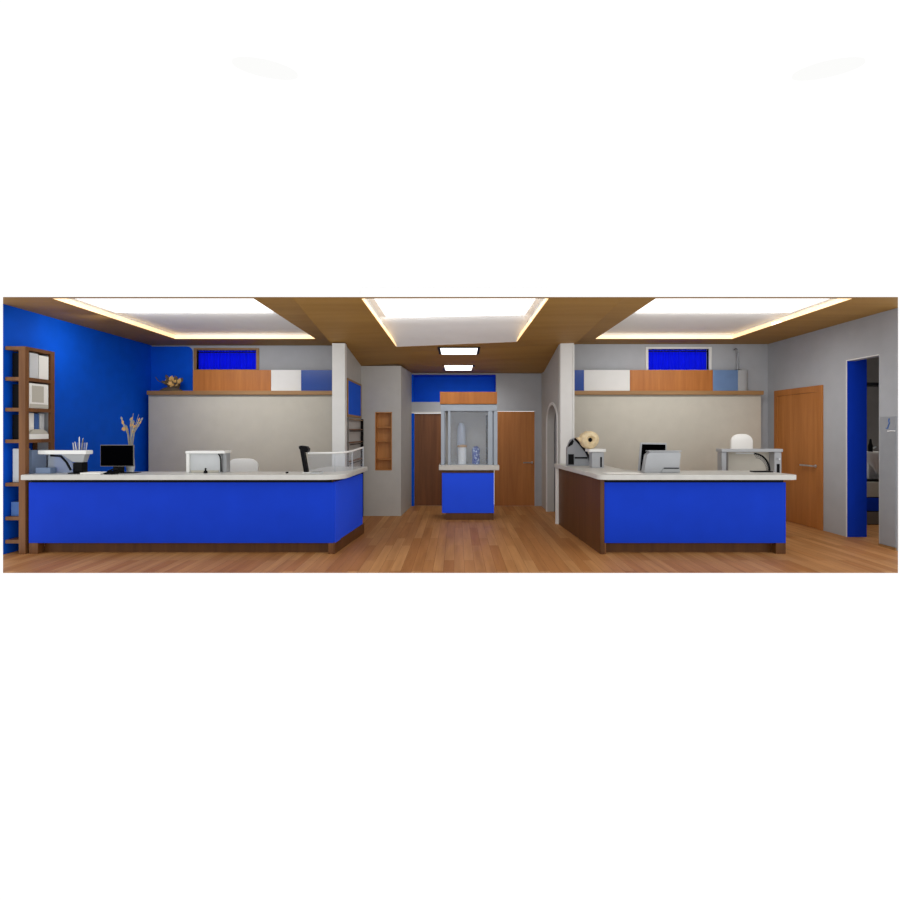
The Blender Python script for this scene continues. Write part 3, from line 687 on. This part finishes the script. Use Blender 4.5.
# ------------------------------------------------------------------ bookcase on left wall
bx0, bx1, by0, by1 = -5.06, -4.835, 5.60, 6.01
t = thing('bookcase', 'brown wooden open bookcase against the blue left wall', 'bookcase', (-4.95, 5.8, 0))
for xa, xb, ya, yb in ((bx1 - .075, bx1, by0, by0 + .05), (bx1 - .03, bx1, by1 - .06, by1), (bx0, bx0 + .03, by1 - .05, by1)):
    obj('post', B(xa, xb, ya, yb, 0, 2.29, .003), M['shelfwood'], t)
SH = [2.33, 1.985, 1.64, 1.285, .80, .42, .16]
for z in SH: obj('shelf', B(bx0, bx1 + .001, by0 - .001, by1 + .001, z - .04, z, .003), M['shelfwood'], t)
obj('end_panel', B(bx0 + .031, bx1 - .031, by1 - .015, by1, .16, 2.29), M['lgrey'], t)
def item(name, label, cat, x0, x1, y0, y1, z0, z1, m, grp=None, bev=.003):
    o = obj(name, B(x0, x1, y0, y1, z0 + .001, z1, bev), m); return tag(o, label, cat, grp)
for z, w, nm in ((1.985, .28, 'top'), (1.64, .27, 'second'), (1.285, .28, 'third')):
    item('binder', 'black binder on the %s level of the brown bookcase' % nm, 'binder', -5.035, -4.94, 5.66, 5.74, z, z + w, M['black'], 'black binders in the bookcase')
z = 1.985
item('file_box', 'pale grey file box on top level of the bookcase, nearer one', 'box', -4.938, -4.845, 5.67, 5.785, z, z + .285, M['lgrey'])
item('file_box', 'white file box on top level of the bookcase, behind the grey one', 'box', -4.938, -4.848, 5.80, 5.935, z, z + .275, M['paper'])
z = 1.64
t = thing('archive_box', 'cream archive box with recessed panel on second level of the bookcase', 'box', (-4.89, 5.79, z))
obj('body', B(-4.937, -4.846, 5.665, 5.93, z + .001, z + .285, .003), M['paper'], t)
obj('side_panel', B(-4.8457, -4.843, 5.70, 5.86, z + .07, z + .26), M['beige'], t); obj('base_strip', B(-4.8457, -4.842, 5.67, 5.92, z + .004, z + .05), M['beige'], t)
z = 1.285
t = thing('white_case', 'white case with rounded lid on third level of the bookcase', 'box', (-4.89, 5.75, z))
obj('body', B(-4.895, -4.842, 5.665, 5.93, z + .001, z + .06, .004), M['paper'], t)
bm = N(); prism_x(bm, [(5.67, z + .061)] + [(5.795 - .125 * math.cos(a), z + .061 + .055 * math.sin(a)) for a in [i * math.pi / 10 for i in range(1, 10)]] + [(5.92, z + .061)], -4.893, -4.844); obj('lid', bm, M['beige'], t)
item('book', 'wide white book behind the rounded case on third level of the bookcase', 'book', -4.937, -4.898, 5.665, 5.79, z, z + .305, M['paper'])
item('book', 'tall pale book on third level of the bookcase behind the blue one', 'book', -4.937, -4.898, 5.87, 5.935, z, z + .30, M['lgrey'])
item('book', 'tall dull blue book on third level of the bookcase', 'book', -4.937, -4.898, 5.80, 5.86, z, z + .30, M['blue_dull'])
z = .80
item('file_box', 'blue-grey file box behind the left end of the long counter', 'box', -4.925, -4.845, 5.70, 5.90, z, z + .36, M['bluegrey'])
item('file_box', 'light grey file box in the lower end bay of the bookcase', 'box', -5.03, -4.95, 5.66, 5.8, z, z + .38, M['lgrey'])
item('storage_box', 'blue storage box on the low shelf of the bookcase', 'box', -5.03, -4.92, 5.64, 5.8, .42, .58, M['blue_dull'])

# ------------------------------------------------------------------ things on the left counter
Z0 = CT + .001
dr = 5.72
rx = lambda x: PX(x, dr); rz = lambda y: PZ(y, dr)
t = thing('raised_tray', 'white raised tray on black slanted stand at the left counter end', 'tray', (rx(80), dr, Z0))
bm = N(); prism_z(bm, [(rx(39), dr - .02), (rx(49), dr - .05), (rx(89), dr - .05), (rx(90), dr + .05), (rx(47), dr + .05), (rx(39), dr + .03)], rz(454.2), rz(450.2), .008); obj('tray_top', bm, M['wplastic'], t)
bm = N(); loft(bm, [(rx(64), dr - .04, rz(454.4)), (rx(87.5), dr - .04, rz(454.4)), (rx(87.5), dr + .04, rz(454.4)), (rx(64), dr + .04, rz(454.4))], [(rx(76), dr - .035, rz(462)), (rx(85), dr - .035, rz(462)), (rx(85), dr + .035, rz(462)), (rx(76), dr + .035, rz(462))]); obj('funnel', bm, M['greyp'], t, label='grey tapered support')
bm = N(); prism_z(bm, [(rx(76), dr - .05), (rx(85.5), dr - .05), (rx(85.5), dr + .04), (rx(76), dr + .04)], Z0 + .012, rz(462.2), .01); box(bm, rx(73), rx(86), dr - .08, dr + .08, Z0, Z0 + .012); obj('stand', bm, M['black'], t, label='black stand block')
bm = N(); tube(bm, [(rx(54), dr - .045, rz(455.2)), (rx(64), dr - .045, rz(456)), (rx(70), dr - .05, rz(462)), (rx(75.5), dr - .07, rz(469.5))], .012); obj('arm', bm, M['black'], t)
bm = N(); box(bm, rx(45), rx(70), dr + .042, dr + .048, Z0, rz(454.6)); obj('screen_panel', bm, M['frost'], t, label='frosted bluish panel')
item('folded_card', 'low blue-grey card box under the raised tray', 'box', rx(40), rx(54.5), dr - .06, dr + .02, Z0, rz(467.5), M['bluegrey'])
t = thing('pen_holder', 'clear pen holder standing on the raised white tray', 'pen holder', (rx(80), dr - .02, rz(450.2) + .001))
zb = rz(450.2) + .001
bm = N()
for k in range(14):
    a = 2 * math.pi * k / 14; p = (rx(80) + .07 * math.cos(a), dr + .0 + .036 * math.sin(a)); tube(bm, [(p[0], p[1], zb), (rx(80) + .08 * math.cos(a), dr + .0 + .042 * math.sin(a), zb + .085)], .0018, 5)
obj('wire_cage', bm, M['steel'], t)
bm = N(); lathe(bm, [(.04, zb), (.04, zb + .004)], rx(80), dr); obj('base', bm, M['glass'], t)
for k, (dx, ln, m) in enumerate(((-.05, .09, 'steel'), (-.02, .13, 'black'), (.0, .145, 'wplastic'), (.02, .13, 'steel'), (.045, .12, 'twig'))):
    bm = N(); tube(bm, [(rx(80) + dx * .6, dr - .01 + (k % 2) * .02, zb + .005), (rx(80) + dx, dr - .01 + (k % 2) * .03, zb + ln)], .005, 8); tube(bm, [(rx(80) + dx, dr - .01 + (k % 2) * .03, zb + ln), (rx(80) + dx * 1.04, dr - .01 + (k % 2) * .03, zb + ln + .01)], .004, 8, .001)
    tag(obj('pen', bm, M[m]), ('leftmost steel pen in the clear holder', 'black pen left of centre in the clear holder', 'tall white pen in the clear holder', 'slim steel pen right of the white one in the holder', 'grey-brown pencil at the right of the holder')[k], 'pen', 'pens in the holder')
# monitor
dm_ = 5.74
t = thing('monitor', 'black flat monitor on the left end of the long counter', 'monitor', (PX(117, dm_), dm_, Z0))
X0, X1, za, zc = PX(100, dm_), PX(133.5, dm_), PZ(466.5, dm_), PZ(444.8, dm_)
bm = N(); box(bm, X0, X1, dm_ + .004, dm_ + .018, za, zc, .003); obj('casing', bm, M['dgrey'], t)
obj('screen', B(X0 + .007, X1 - .007, dm_, dm_ + .0038, za + .008, zc - .008), M['screen'], t)
bm = N(); box(bm, PX(112, dm_), PX(122, dm_), dm_ + .019, dm_ + .04, Z0 + .006, za + .08); obj('neck', bm, M['black'], t)
bm = N(); box(bm, PX(112, dm_), PX(136, dm_), dm_ - .05, dm_ + .10, Z0, Z0 + .006, .002); obj('foot', bm, M['black'], t)
dp = 5.6
o = obj('paper_stack', B(PX(84, dp), PX(104, dp), dp - .06, dp + .1, Z0, Z0 + .02, .001), M['paper']); tag(o, 'stack of white paper in front of the black monitor', 'paper')
t = thing('telephone', 'small black telephone in front of the black monitor', 'telephone', (PX(112, dp), dp, Z0))
bm = N(); prism_x(bm, [(dp - .045, Z0), (dp + .045, Z0), (dp + .045, Z0 + .035), (dp - .045, Z0 + .012)], PX(106, dp), PX(116, dp), .002); obj('body', bm, M['black'], t)
bm = N(); tube(bm, [(PX(108, dp), dp, Z0 + .032), (PX(112, dp), dp, Z0 + .05), (PX(117, dp), dp, Z0 + .055)], .009); tube(bm, [(PX(115.5, dp), dp, Z0 + .053), (PX(118, dp), dp, Z0 + .056)], .018); obj('handset', bm, M['black'], t)
# vase with dried stems
dv = 5.9; cx = PX(130.5, dv)
t = thing('stem_vase', 'slim vase of dried stems behind the black monitor', 'vase', (cx, dv, Z0))
bm = N(); lathe(bm, [(.035, Z0), (.045, Z0 + .05), (.04, Z0 + .16), (.028, Z0 + .25), (.032, Z0 + .28)], cx, dv); obj('vase', bm, M['lgrey'], t, smooth=50)
cpale = paint('pale_stem', lin(150, 146, 138), .8, var=.2, scale=50)
tips = [(120.5, 419), (124, 424), (129, 420.5), (131.5, 419.5), (134, 423), (138.5, 420.5), (141, 420), (136, 428), (126, 428), (133, 413.5), (137, 414.5)]
for i, (x, y) in enumerate(tips):
    X, Z = PX(x, dv), PZ(y, dv); yy = dv + random.uniform(-.04, .04)
    midp = (cx + (X - cx) * .35, (dv + yy) / 2, Z0 + .28 + (Z - Z0 - .28) * .55)
    bs = N(); tube(bs, [(cx + (X - cx) * .12, dv, Z0 + .25), midp, (X, yy, Z)], .005 if i < 9 else .0025, 6)
    for k in range(3):
        dvv = Vector((X - midp[0] + random.uniform(-.02, .02), random.uniform(-.03, .03), Z - midp[2]))
        bp_ = N(); leaf(bp_, Vector(midp).lerp(Vector((X, yy, Z)), .4 + .25 * k), dvv, .05 if i < 9 else .02, .011 if i < 9 else .004); obj('petal', bp_, M['tan'] if (i + k) % 2 else cpale, t, label='tan dried petal' if (i + k) % 2 else None)
    obj('stem', bs, cpale, t)
bp_ = N(); leaf(bp_, (PX(126, dv), dv - .03, PZ(431, dv)), (-.3, 0, 1), .05, .022)
obj('petal', bp_, M['tan'], t, label='tan dried petal')
# white boxy unit
dw = 5.80; X0, X1 = PX(186, dw), PX(222, dw); X2 = PX(230, dw + .12); za, zc = Z0, PZ(451, dw)
t = thing('desktop_unit', 'white boxy desktop unit with grey recessed face on long counter', 'printer', ((X0 + X1) / 2, dw, Z0))
bm = N(); box(bm, X0 - .004, X2, dw - .01, dw + .16, zc - .03, zc, .008); obj('top_cover', bm, M['wplastic'], t)
obj('side', B(X0, X0 + .035, dw, dw + .15, za, zc - .031, .006), M['wplastic'], t); obj('side', B(X1 - .02, X2 - .01, dw + .05, dw + .15, za, zc - .031, .006), M['greyp'], t)
bm = N(); prism_y(bm, [(X0 + .036, za), (X1 - .03, za), (X1 - .025, zc - .08), (X1 - .045, zc - .031), (X0 + .036, zc - .031)], dw + .03, dw + .14); obj('face_panel', bm, M['lgrey'], t, label='grey recessed face')
bm = N(); tube(bm, [(X1 - .05, dw + .02, zc - .034), (X1 - .033, dw + .02, zc - .06), (X1 - .024, dw + .02, zc - .1), (X1 - .022, dw + .02, za + .01)], .008); obj('gap_edge', bm, M['black'], t, label='curved black edge')
bm = N(); box(bm, X0 + .05, X1 - .05, dw + .01, dw + .029, za, za + .025, .004); obj('tray_slot', bm, M['beige'], t)
bm = N(); lathe(bm, [(.022, Z0), (.02, Z0 + .02), (.008, Z0 + .035), (.012, Z0 + .05), (.004, Z0 + .06)], PX(206, dw - .06), dw - .07); tag(obj('stamp', bm, M['black'], smooth=50), 'small dark stamp in front of the white desktop unit', 'stamp')

# chairs
def chair(label, X0, X1, yb, ztop, zlow, seat_w):
    cx = (X0 + X1) / 2
    t = thing('office_chair', label, 'chair', (cx, yb - .2, 0), 'white office chairs behind the counters')
    w = (X1 - X0) / 2; rr = min(w, .13)
    ring = [(X0 + .02, zlow), (X1 - .02, zlow)]
    ring = [(X0 + .0, zlow), (X1 - .0, zlow)] + [(X1 - rr + rr * math.cos(a), ztop - rr * .8 + rr * .8 * math.sin(a)) for a in [i * math.pi / 16 for i in range(9)]] + [(X0 + rr - rr * math.sin(a), ztop - rr * .8 + rr * .8 * math.cos(a)) for a in [i * math.pi / 16 for i in range(9)]]
    bm = N(); prism_y(bm, ring, yb, yb + .04, .012); obj('backrest', bm, M['wplastic'], t, smooth=40)
    bm = N(); box(bm, cx - seat_w / 2, cx + seat_w / 2, yb - .45, yb - .01, .44, .50, .025, 3); obj('seat', bm, M['wplastic'], t, smooth=40)
    bm = N(); box(bm, cx - .03, cx + .03, yb + .041, yb + .06, .42, zlow + .2, .004); box(bm, cx - .03, cx + .03, yb - .25, yb + .06, .40, .42); obj('back_support', bm, M['alu'], t)
    bm = N(); tube(bm, [(cx, yb - .22, .09), (cx, yb - .22, .439)], .028, 12); obj('post', bm, M['alu'], t)
    for k in range(5):
        a = 2 * math.pi * k / 5 + .3; e = (cx + .26 * math.cos(a), yb - .22 + .26 * math.sin(a))
        bm = N(); tube(bm, [(cx + .02 * math.cos(a), yb - .22 + .02 * math.sin(a), .095), (e[0], e[1], .07)], .02, 8, .014); lg = obj('leg', bm, M['alu'], t)
        bm = N(); lathe(bm, [(.028, -.014), (.028, .014)], 0, 0, 12)
        for v in bm.verts: v.co = Vector((e[0] + v.co.x, e[1] + v.co.z, .029 + v.co.y))
        obj('caster', bm, M['black'], lg)
d = 6.78
chair('white office chair with rounded back behind the long left counter', PX(227, d), PX(258, d), d, PZ(458.6, d), .62, .44)
d = 7.25
chair('white high-backed chair behind the grey table on the right', PX(731.5, d), PX(753, d), d, PZ(434, d), .62, .42)

# POS display, pad, glass screen
d = 5.74; X = lambda x: PX(x, d); Zp = lambda y: PZ(y, d)
t = thing('counter_terminal', 'black slanted terminal seen edge-on near the glass screen', 'terminal', (X(306), d, Z0))
bm = N(); prism_y(bm, [(X(304.2), Z0 + .012), (X(308), Z0 + .012), (X(304.2), Zp(450)), (X(300.2), Zp(449))], d - .02, d + .05, .004); obj('display', bm, M['black'], t)
bm = N(); prism_y(bm, [(X(299.2), Zp(446.5)), (X(301), Zp(445.6)), (X(307), Zp(446.4)), (X(308.8), Zp(449)), (X(308), Zp(452.5)), (X(303), Zp(451)), (X(300), Zp(449))], d - .03, d + .06, .003); obj('head', bm, M['black'], t)
obj('foot', B(X(303), X(310), d - .02, d + .05, Z0, Z0 + .011, .002), M['wplastic'], t)
t = thing('keypad', 'small pale keypad lying beside the black terminal', 'keypad', (X(315), 5.7, Z0))
d = 5.72; obj('body', B(PX(311, d), PX(322, d), d - .04, d + .05, Z0, Z0 + .012, .003), M['lgrey'], t)
bm = N()
for i in range(5):
    for j in range(3): box(bm, PX(312, d) + i * .022, PX(312, d) + i * .022 + .014, d - .03 + j * .025, d - .015 + j * .025, Z0 + .012, Z0 + .016)
obj('keys', bm, M['dgrey'], t)
d = 5.66; bm = N(); tube(bm, [(PX(285.6, d), d, Z0 + .01), (PX(288.2, d), d + .01, Z0 + .014)], .009); tag(obj('marker', bm, M['black']), 'short black marker lying on the long counter', 'pen')
t = thing('glass_screen', 'low glass screen with white top rail on long counter right end', 'screen', (-1.5, 6.2, Z0))
path = [(-1.76, 5.90), (-1.45, 5.95), (-1.36, 6.02), (-1.30, 6.20), (-1.262, 6.72)]
def htop(i): return (.222, .222, .225, .235, .262)[i] + Z0
bm = N()
for i, ((xa, ya), (xb, yb)) in enumerate(zip(path, path[1:])):
    n = Vector((yb - ya, xa - xb)).normalized() * .004
    loft(bm, [(xa, ya, Z0), (xb, yb, Z0), (xb, yb, htop(i + 1)), (xa, ya, htop(i))], [(xa - n.x, ya - n.y, Z0), (xb - n.x, yb - n.y, Z0), (xb - n.x, yb - n.y, htop(i + 1)), (xa - n.x, ya - n.y, htop(i))])
obj('pane', bm, M['glass'], t)
bm = N(); tube(bm, [(x, y, htop(i)) for i, (x, y) in enumerate(path)], .012); obj('rail', bm, M['wplastic'], t, smooth=50)
for i in (1, 3, 4):
    bm = N(); tube(bm, [(path[i][0], path[i][1], Z0), (path[i][0], path[i][1], htop(i))], .005); obj('post', bm, M['steel'], t)

# ------------------------------------------------------------------ things on the right counter
d = 6.95; X = lambda x: PX(x, d); Zp = lambda y: PZ(y, d)
t = thing('countertop_machine', 'grey slant-fronted machine with black slot on the right counter', 'machine', (X(580), d + .15, Z0))
prof = [(X(567.3), Z0), (X(591), Z0), (X(591.5), Zp(462)), (X(586), Zp(452)), (X(574.5), Zp(438)), (X(571), Zp(440)), (X(567.3), Zp(448))]
obj('body', prism_y(N(), prof, d, d + .09, .004), M['mgrey'], t)
bm = N(); tube(bm, [(X(574.5), d - .003, Zp(438.2)), (X(580), d - .003, Zp(444)), (X(586), d - .003, Zp(451.5)), (X(589.5), d - .003, Zp(458)), (X(591), d - .003, Zp(463.5))], .016); obj('edge_strip', bm, M['black'], t, label='curved black edge strip')
bm = N(); prism_y(bm, [(X(568), Zp(447.2)), (X(568.6), Zp(444)), (X(572.6), Zp(439.2)), (X(573.8), Zp(441.5)), (X(572.5), Zp(444.5))], d - .006, d - .0005); obj('scoop', bm, M['black'], t, label='black scoop opening')
obj('slot', B(X(568.2), X(573.8), d - .006, d - .0005, Zp(464.6), Zp(454.2), .001), M['black'], t, label='black vertical slot')
obj('bar', B(X(574.5), X(587.5), d - .006, d - .0005, Zp(458.6), Zp(457), .001), M['black'], t, label='dark bar')
d = 6.55; X = lambda x: PX(x, d); Zp = lambda y: PZ(y, d)
t = thing('dispenser_box', 'grey box with pale lid beside the slanted machine', 'box', (X(597), d + .1, Z0))
obj('body', B(X(592), X(604), d, d + .14, Z0, Zp(452.2), .004), M['silver'], t)
obj('lid', B(X(589), X(605.5), d - .02, d + .20, Zp(452), Zp(449), .006), M['wplastic'], t)
obj('slot', B(X(600.2), X(601.8), d - .005, d - .0005, Zp(467), Zp(457), .0005), M['black'], t)
ZL = Zp(449) + .001
cxr, czr, rr = X(591), ZL + .118, .118
t = thing('paper_roll', 'cream paper roll with dark core resting on the grey box', 'roll', (cxr, d + .1, ZL))
seg = 40; rings = []
bm = N()
for k in range(seg):
    a = 2 * math.pi * k / seg; wob = 1 + .03 * math.sin(3 * a + .5) - (.06 if abs(a - 2.2) < .3 else 0)
    if abs(a - 1.5 * math.pi) < .5: wob = min(wob, 1.0)
    rings.append([bm.verts.new((cxr + r_ * wob * math.cos(a), y_, czr + r_ * wob * math.sin(a))) for r_, y_ in ((.03, d + .03), (.06, d + .0), (rr * .85, d + .02), (rr, d + .05), (rr, d + .17), (rr * .85, d + .2), (.03, d + .2))])
for k in range(seg):
    a, b = rings[k], rings[(k + 1) % seg]
    for i in range(7): bm.faces.new((a[i], a[(i + 1) % 7], b[(i + 1) % 7], b[i]))
obj('roll', bm, M['cream'], t, smooth=60)
bm = N(); lathe(bm, [(.0295, 0), (.0295, .1)], 0, 0, 20)
for v in bm.verts: v.co = Vector((cxr + v.co.x, d + .05 + v.co.z, czr + v.co.y))
obj('core', bm, M['black'], t, label='dark roll core')
bm = N(); prism_y(bm, [(X(578), Zp(437.8)), (X(585), Zp(437)), (X(586), Zp(446)), (X(588), Zp(448.2)), (X(583), Zp(443))], d + .06, d + .16, .004); obj('loose_flap', bm, M['cream'], t)
# monitor + printer
d = 5.93; X = lambda x: PX(x, d); Zp = lambda y: PZ(y, d)
t = thing('monitor', 'silver-framed black monitor behind the silver printer on right counter', 'monitor', (X(653), d, Z0))
q = [(X(639.5), Zp(471)), (X(662), Zp(471)), (X(667), Zp(443)), (X(640.5), Zp(442.3))]
q = [(X(638.5), Zp(471)), (X(666), Zp(471)), (X(667), Zp(443)), (X(641), Zp(442.5))]
obj('casing', prism_y(N(), q, d + .004, d + .035, .004), M['silver'], t)
q = [(X(640.3), Zp(470)), (X(664.8), Zp(470)), (X(665.6), Zp(444.6)), (X(642.2), Zp(444.2))]
obj('screen', prism_y(N(), q, d, d + .0038), M['screen'], t)
obj('foot', B(X(645), X(660), d + .036, d + .14, Z0, Z0 + .012), M['silver'], t)
d = 5.78; X = lambda x: PX(x, d); Zp = lambda y: PZ(y, d)
t = thing('printer', 'silver desktop printer standing before the black monitor on right counter', 'printer', (X(662), d + .1, Z0))
q = [(X(644), Z0), (X(679), Z0), (X(681), Zp(453.4)), (X(679), Zp(452)), (X(650), Zp(452.2)), (X(647), Zp(455))]
obj('body', prism_y(N(), q, d, d + .10, .006), M['silver'], t, smooth=30)
obj('lid', B(X(649), X(681.5), d - .006, d + .105, Zp(451.8), Zp(450.6), .003), M['silver'], t)
q = [(X(661), Z0 + .004), (X(679.5), Z0 + .004), (X(679.5), Zp(467.5)), (X(663.5), Zp(467.5))]
obj('paper_slot', prism_y(N(), q, d - .012, d - .0005, .001), M['greyp'], t)
q = [(X(663), Zp(468.6)), (X(678.5), Zp(468.6)), (X(678.5), Zp(467.6)), (X(664), Zp(467.6))]
obj('slot_lip', prism_y(N(), q, d - .016, d - .0122), M['black'], t)
d = 5.68; o = obj('paper_sheet', B(PX(606, d), PX(641, d), d - .06, d + .14, Z0, Z0 + .004), M['paper']); tag(o, 'white paper sheet lying left of the silver printer', 'paper')
# grey table behind the right counter
d = 6.5; X = lambda x: PX(x, d); Zp = lambda y: PZ(y, d)
t = thing('high_table', 'grey high table behind the right end of right counter', 'table', (X(750), d + .07, 0))
obj('table_top', B(X(721.5), X(783), d, d + .14, Zp(452), Zp(449), .004), M['silver'], t)
obj('leg', B(X(722.5), X(727.5), d + .02, d + .13, 0, Zp(452.2), .004), M['silver'], t); obj('leg', B(X(775.5), X(782.5), d + .02, d + .13, 0, Zp(452.2), .004), M['silver'], t)
obj('back_panel', B(X(729), X(775), d + .125, d + .14, .2, Zp(452.2)), M['beige'], t, label='beige back panel')
obj('leg_edge', B(X(727.6), X(728.8), d + .01, d + .03, 0, Zp(452.2)), M['dgrey'], t)
bm = N(); box(bm, X(777.8), X(780.2), d + .008, d + .019, Zp(476), Zp(464), .001); obj('slot', bm, M['black'], t)
bm = N(); tube(bm, [(X(779), d + .01, Zp(459)), (X(779), d - .012, Zp(459))], .014); obj('knob', bm, M['steel'], t)
# curved black stand
d = 5.9; X = lambda x: PX(x, d); Zp = lambda y: PZ(y, d)
t = thing('curved_stand', 'black curved mesh stand near right end of right counter', 'stand', (X(764), d, Z0))
arc = [(X(754) + (X(769.5) - X(754)) * math.sin(a), Z0 + .015 + (Zp(453.6) - Z0 - .015) * math.cos(a)) for a in [i * math.pi / 24 for i in range(13)]]
bm = N(); tube(bm, [(x, d, z) for x, z in arc], .011); obj('arc_frame', bm, M['black'], t, smooth=50)
inn = [(X(756) + (X(767) - X(756)) * math.sin(a), Z0 + .012 + (Zp(458) - Z0 - .012) * math.cos(a)) for a in [i * math.pi / 24 for i in range(13)]]
bm = N()
for k in range(0, 12, 1):
    tube(bm, [(arc[k][0], d, arc[k][1]), (inn[min(12, k + 1)][0], d + .01, inn[min(12, k + 1)][1])], .0035, 5)
    tube(bm, [(inn[k][0], d + .01, inn[k][1]), (inn[k + 1][0], d + .01, inn[k + 1][1])], .003, 5)
    tube(bm, [((arc[k][0] + inn[k][0]) / 2, d + .005, (arc[k][1] + inn[k][1]) / 2), ((arc[k + 1][0] + inn[k + 1][0]) / 2, d + .005, (arc[k + 1][1] + inn[k + 1][1]) / 2)], .003, 5)
obj('mesh', bm, M['dgrey'], t)
bm = N(); tube(bm, [(X(736), d, Zp(453.2)), (X(754), d, Zp(453.4))], .006); obj('arm', bm, M['greyp'], t)
obj('foot', B(X(752), X(770.5), d - .05, d + .05, Z0, Z0 + .012, .003), M['black'], t)

# ------------------------------------------------------------------ light and camera
w = bpy.data.worlds.new('World'); SC.world = w; w.use_nodes = True
bg = w.node_tree.nodes['Background']; bg.inputs['Color'].default_value = (1, 1, 1, 1); bg.inputs['Strength'].default_value = 1.06
def area(name, loc, sx, sy, power, col=(1, .97, .92), rot=(0, 0, 0)):
    l = bpy.data.lights.new(name, 'AREA'); l.shape = 'RECTANGLE'; l.size = sx; l.size_y = sy; l.energy = power; l.color = col; l.spread = math.radians(115)
    o = bpy.data.objects.new(name, l); COL.objects.link(o); o.location = loc; o.rotation_euler = rot; return o
def aim(name, loc, target, sx, sy, power, col=(1, .985, .96)):
    o = area(name, loc, sx, sy, power, col); o.rotation_euler = (Vector(target) - Vector(loc)).to_track_quat('-Z', 'Y').to_euler(); return o
aim('back_fill_left', (-3.3, 6.5, 2.70), (-3.2, 8.0, 1.3), 2.0, .2, 9)  # added fill below the tray, brightens the left bay's back wall
aim('back_fill_right', (3.2, 6.5, 2.70), (3.2, 8.0, 1.3), 2.0, .2, 8)  # added fill brightening the right bay's back wall
aim('aisle_fill', (0, 6.7, 2.50), (0, 8.9, .6), 1.6, .2, 3)  # added fill lighting the aisle towards its back
aim('aisle_back_fill', (.2, 8.35, 2.37), (.2, 9.2, .9), 1.0, .1, 5)  # added light near the far aisle lamp, brightens the back wall
aim('left_wall_fill', (-4.35, 6.2, 2.74), (-5.07, 6.35, 2.45), .2, .4, 2.3)  # added light making the tray's glow on the blue wall
aim('right_wall_fill', (4.1, 6.6, 2.72), (5.07, 6.8, 1.4), .2, 1.8, 6)  # added fill brightening the right wall
for x, z in ((-3.27, 2.835), (3.19, 2.835), (-.02, 2.74)):
    dl_ = 6.24 if abs(x) > 1 else 6.17
    aim('tray_edge_fill', (x, dl_, z), (x, 7.2, z + .14), 1.9, .03, 2.5 if abs(x) > 1 else 1.0)  # added light fading the tray top behind the diffuser
area('inner_room_lamp', (5.9, 7.0, 2.55), .4, .4, 6)
c = bpy.data.cameras.new('camera'); co = bpy.data.objects.new('camera', c); COL.objects.link(co); SC.camera = co
co.location = (0, 0, E); co.rotation_euler = (math.pi / 2, 0, 0)
c.sensor_width = 36; c.sensor_fit = 'HORIZONTAL'; c.lens = F / 900 * 36
c.shift_x = -(VX - 450) / 900; c.shift_y = -(450 - VY) / 900
c.clip_end = 200
SC.view_settings.view_transform = 'Standard'; SC.view_settings.look = 'None'
SC.view_settings.gamma = 1; SC.view_settings.exposure = 0; SC.view_settings.use_curve_mapping = False
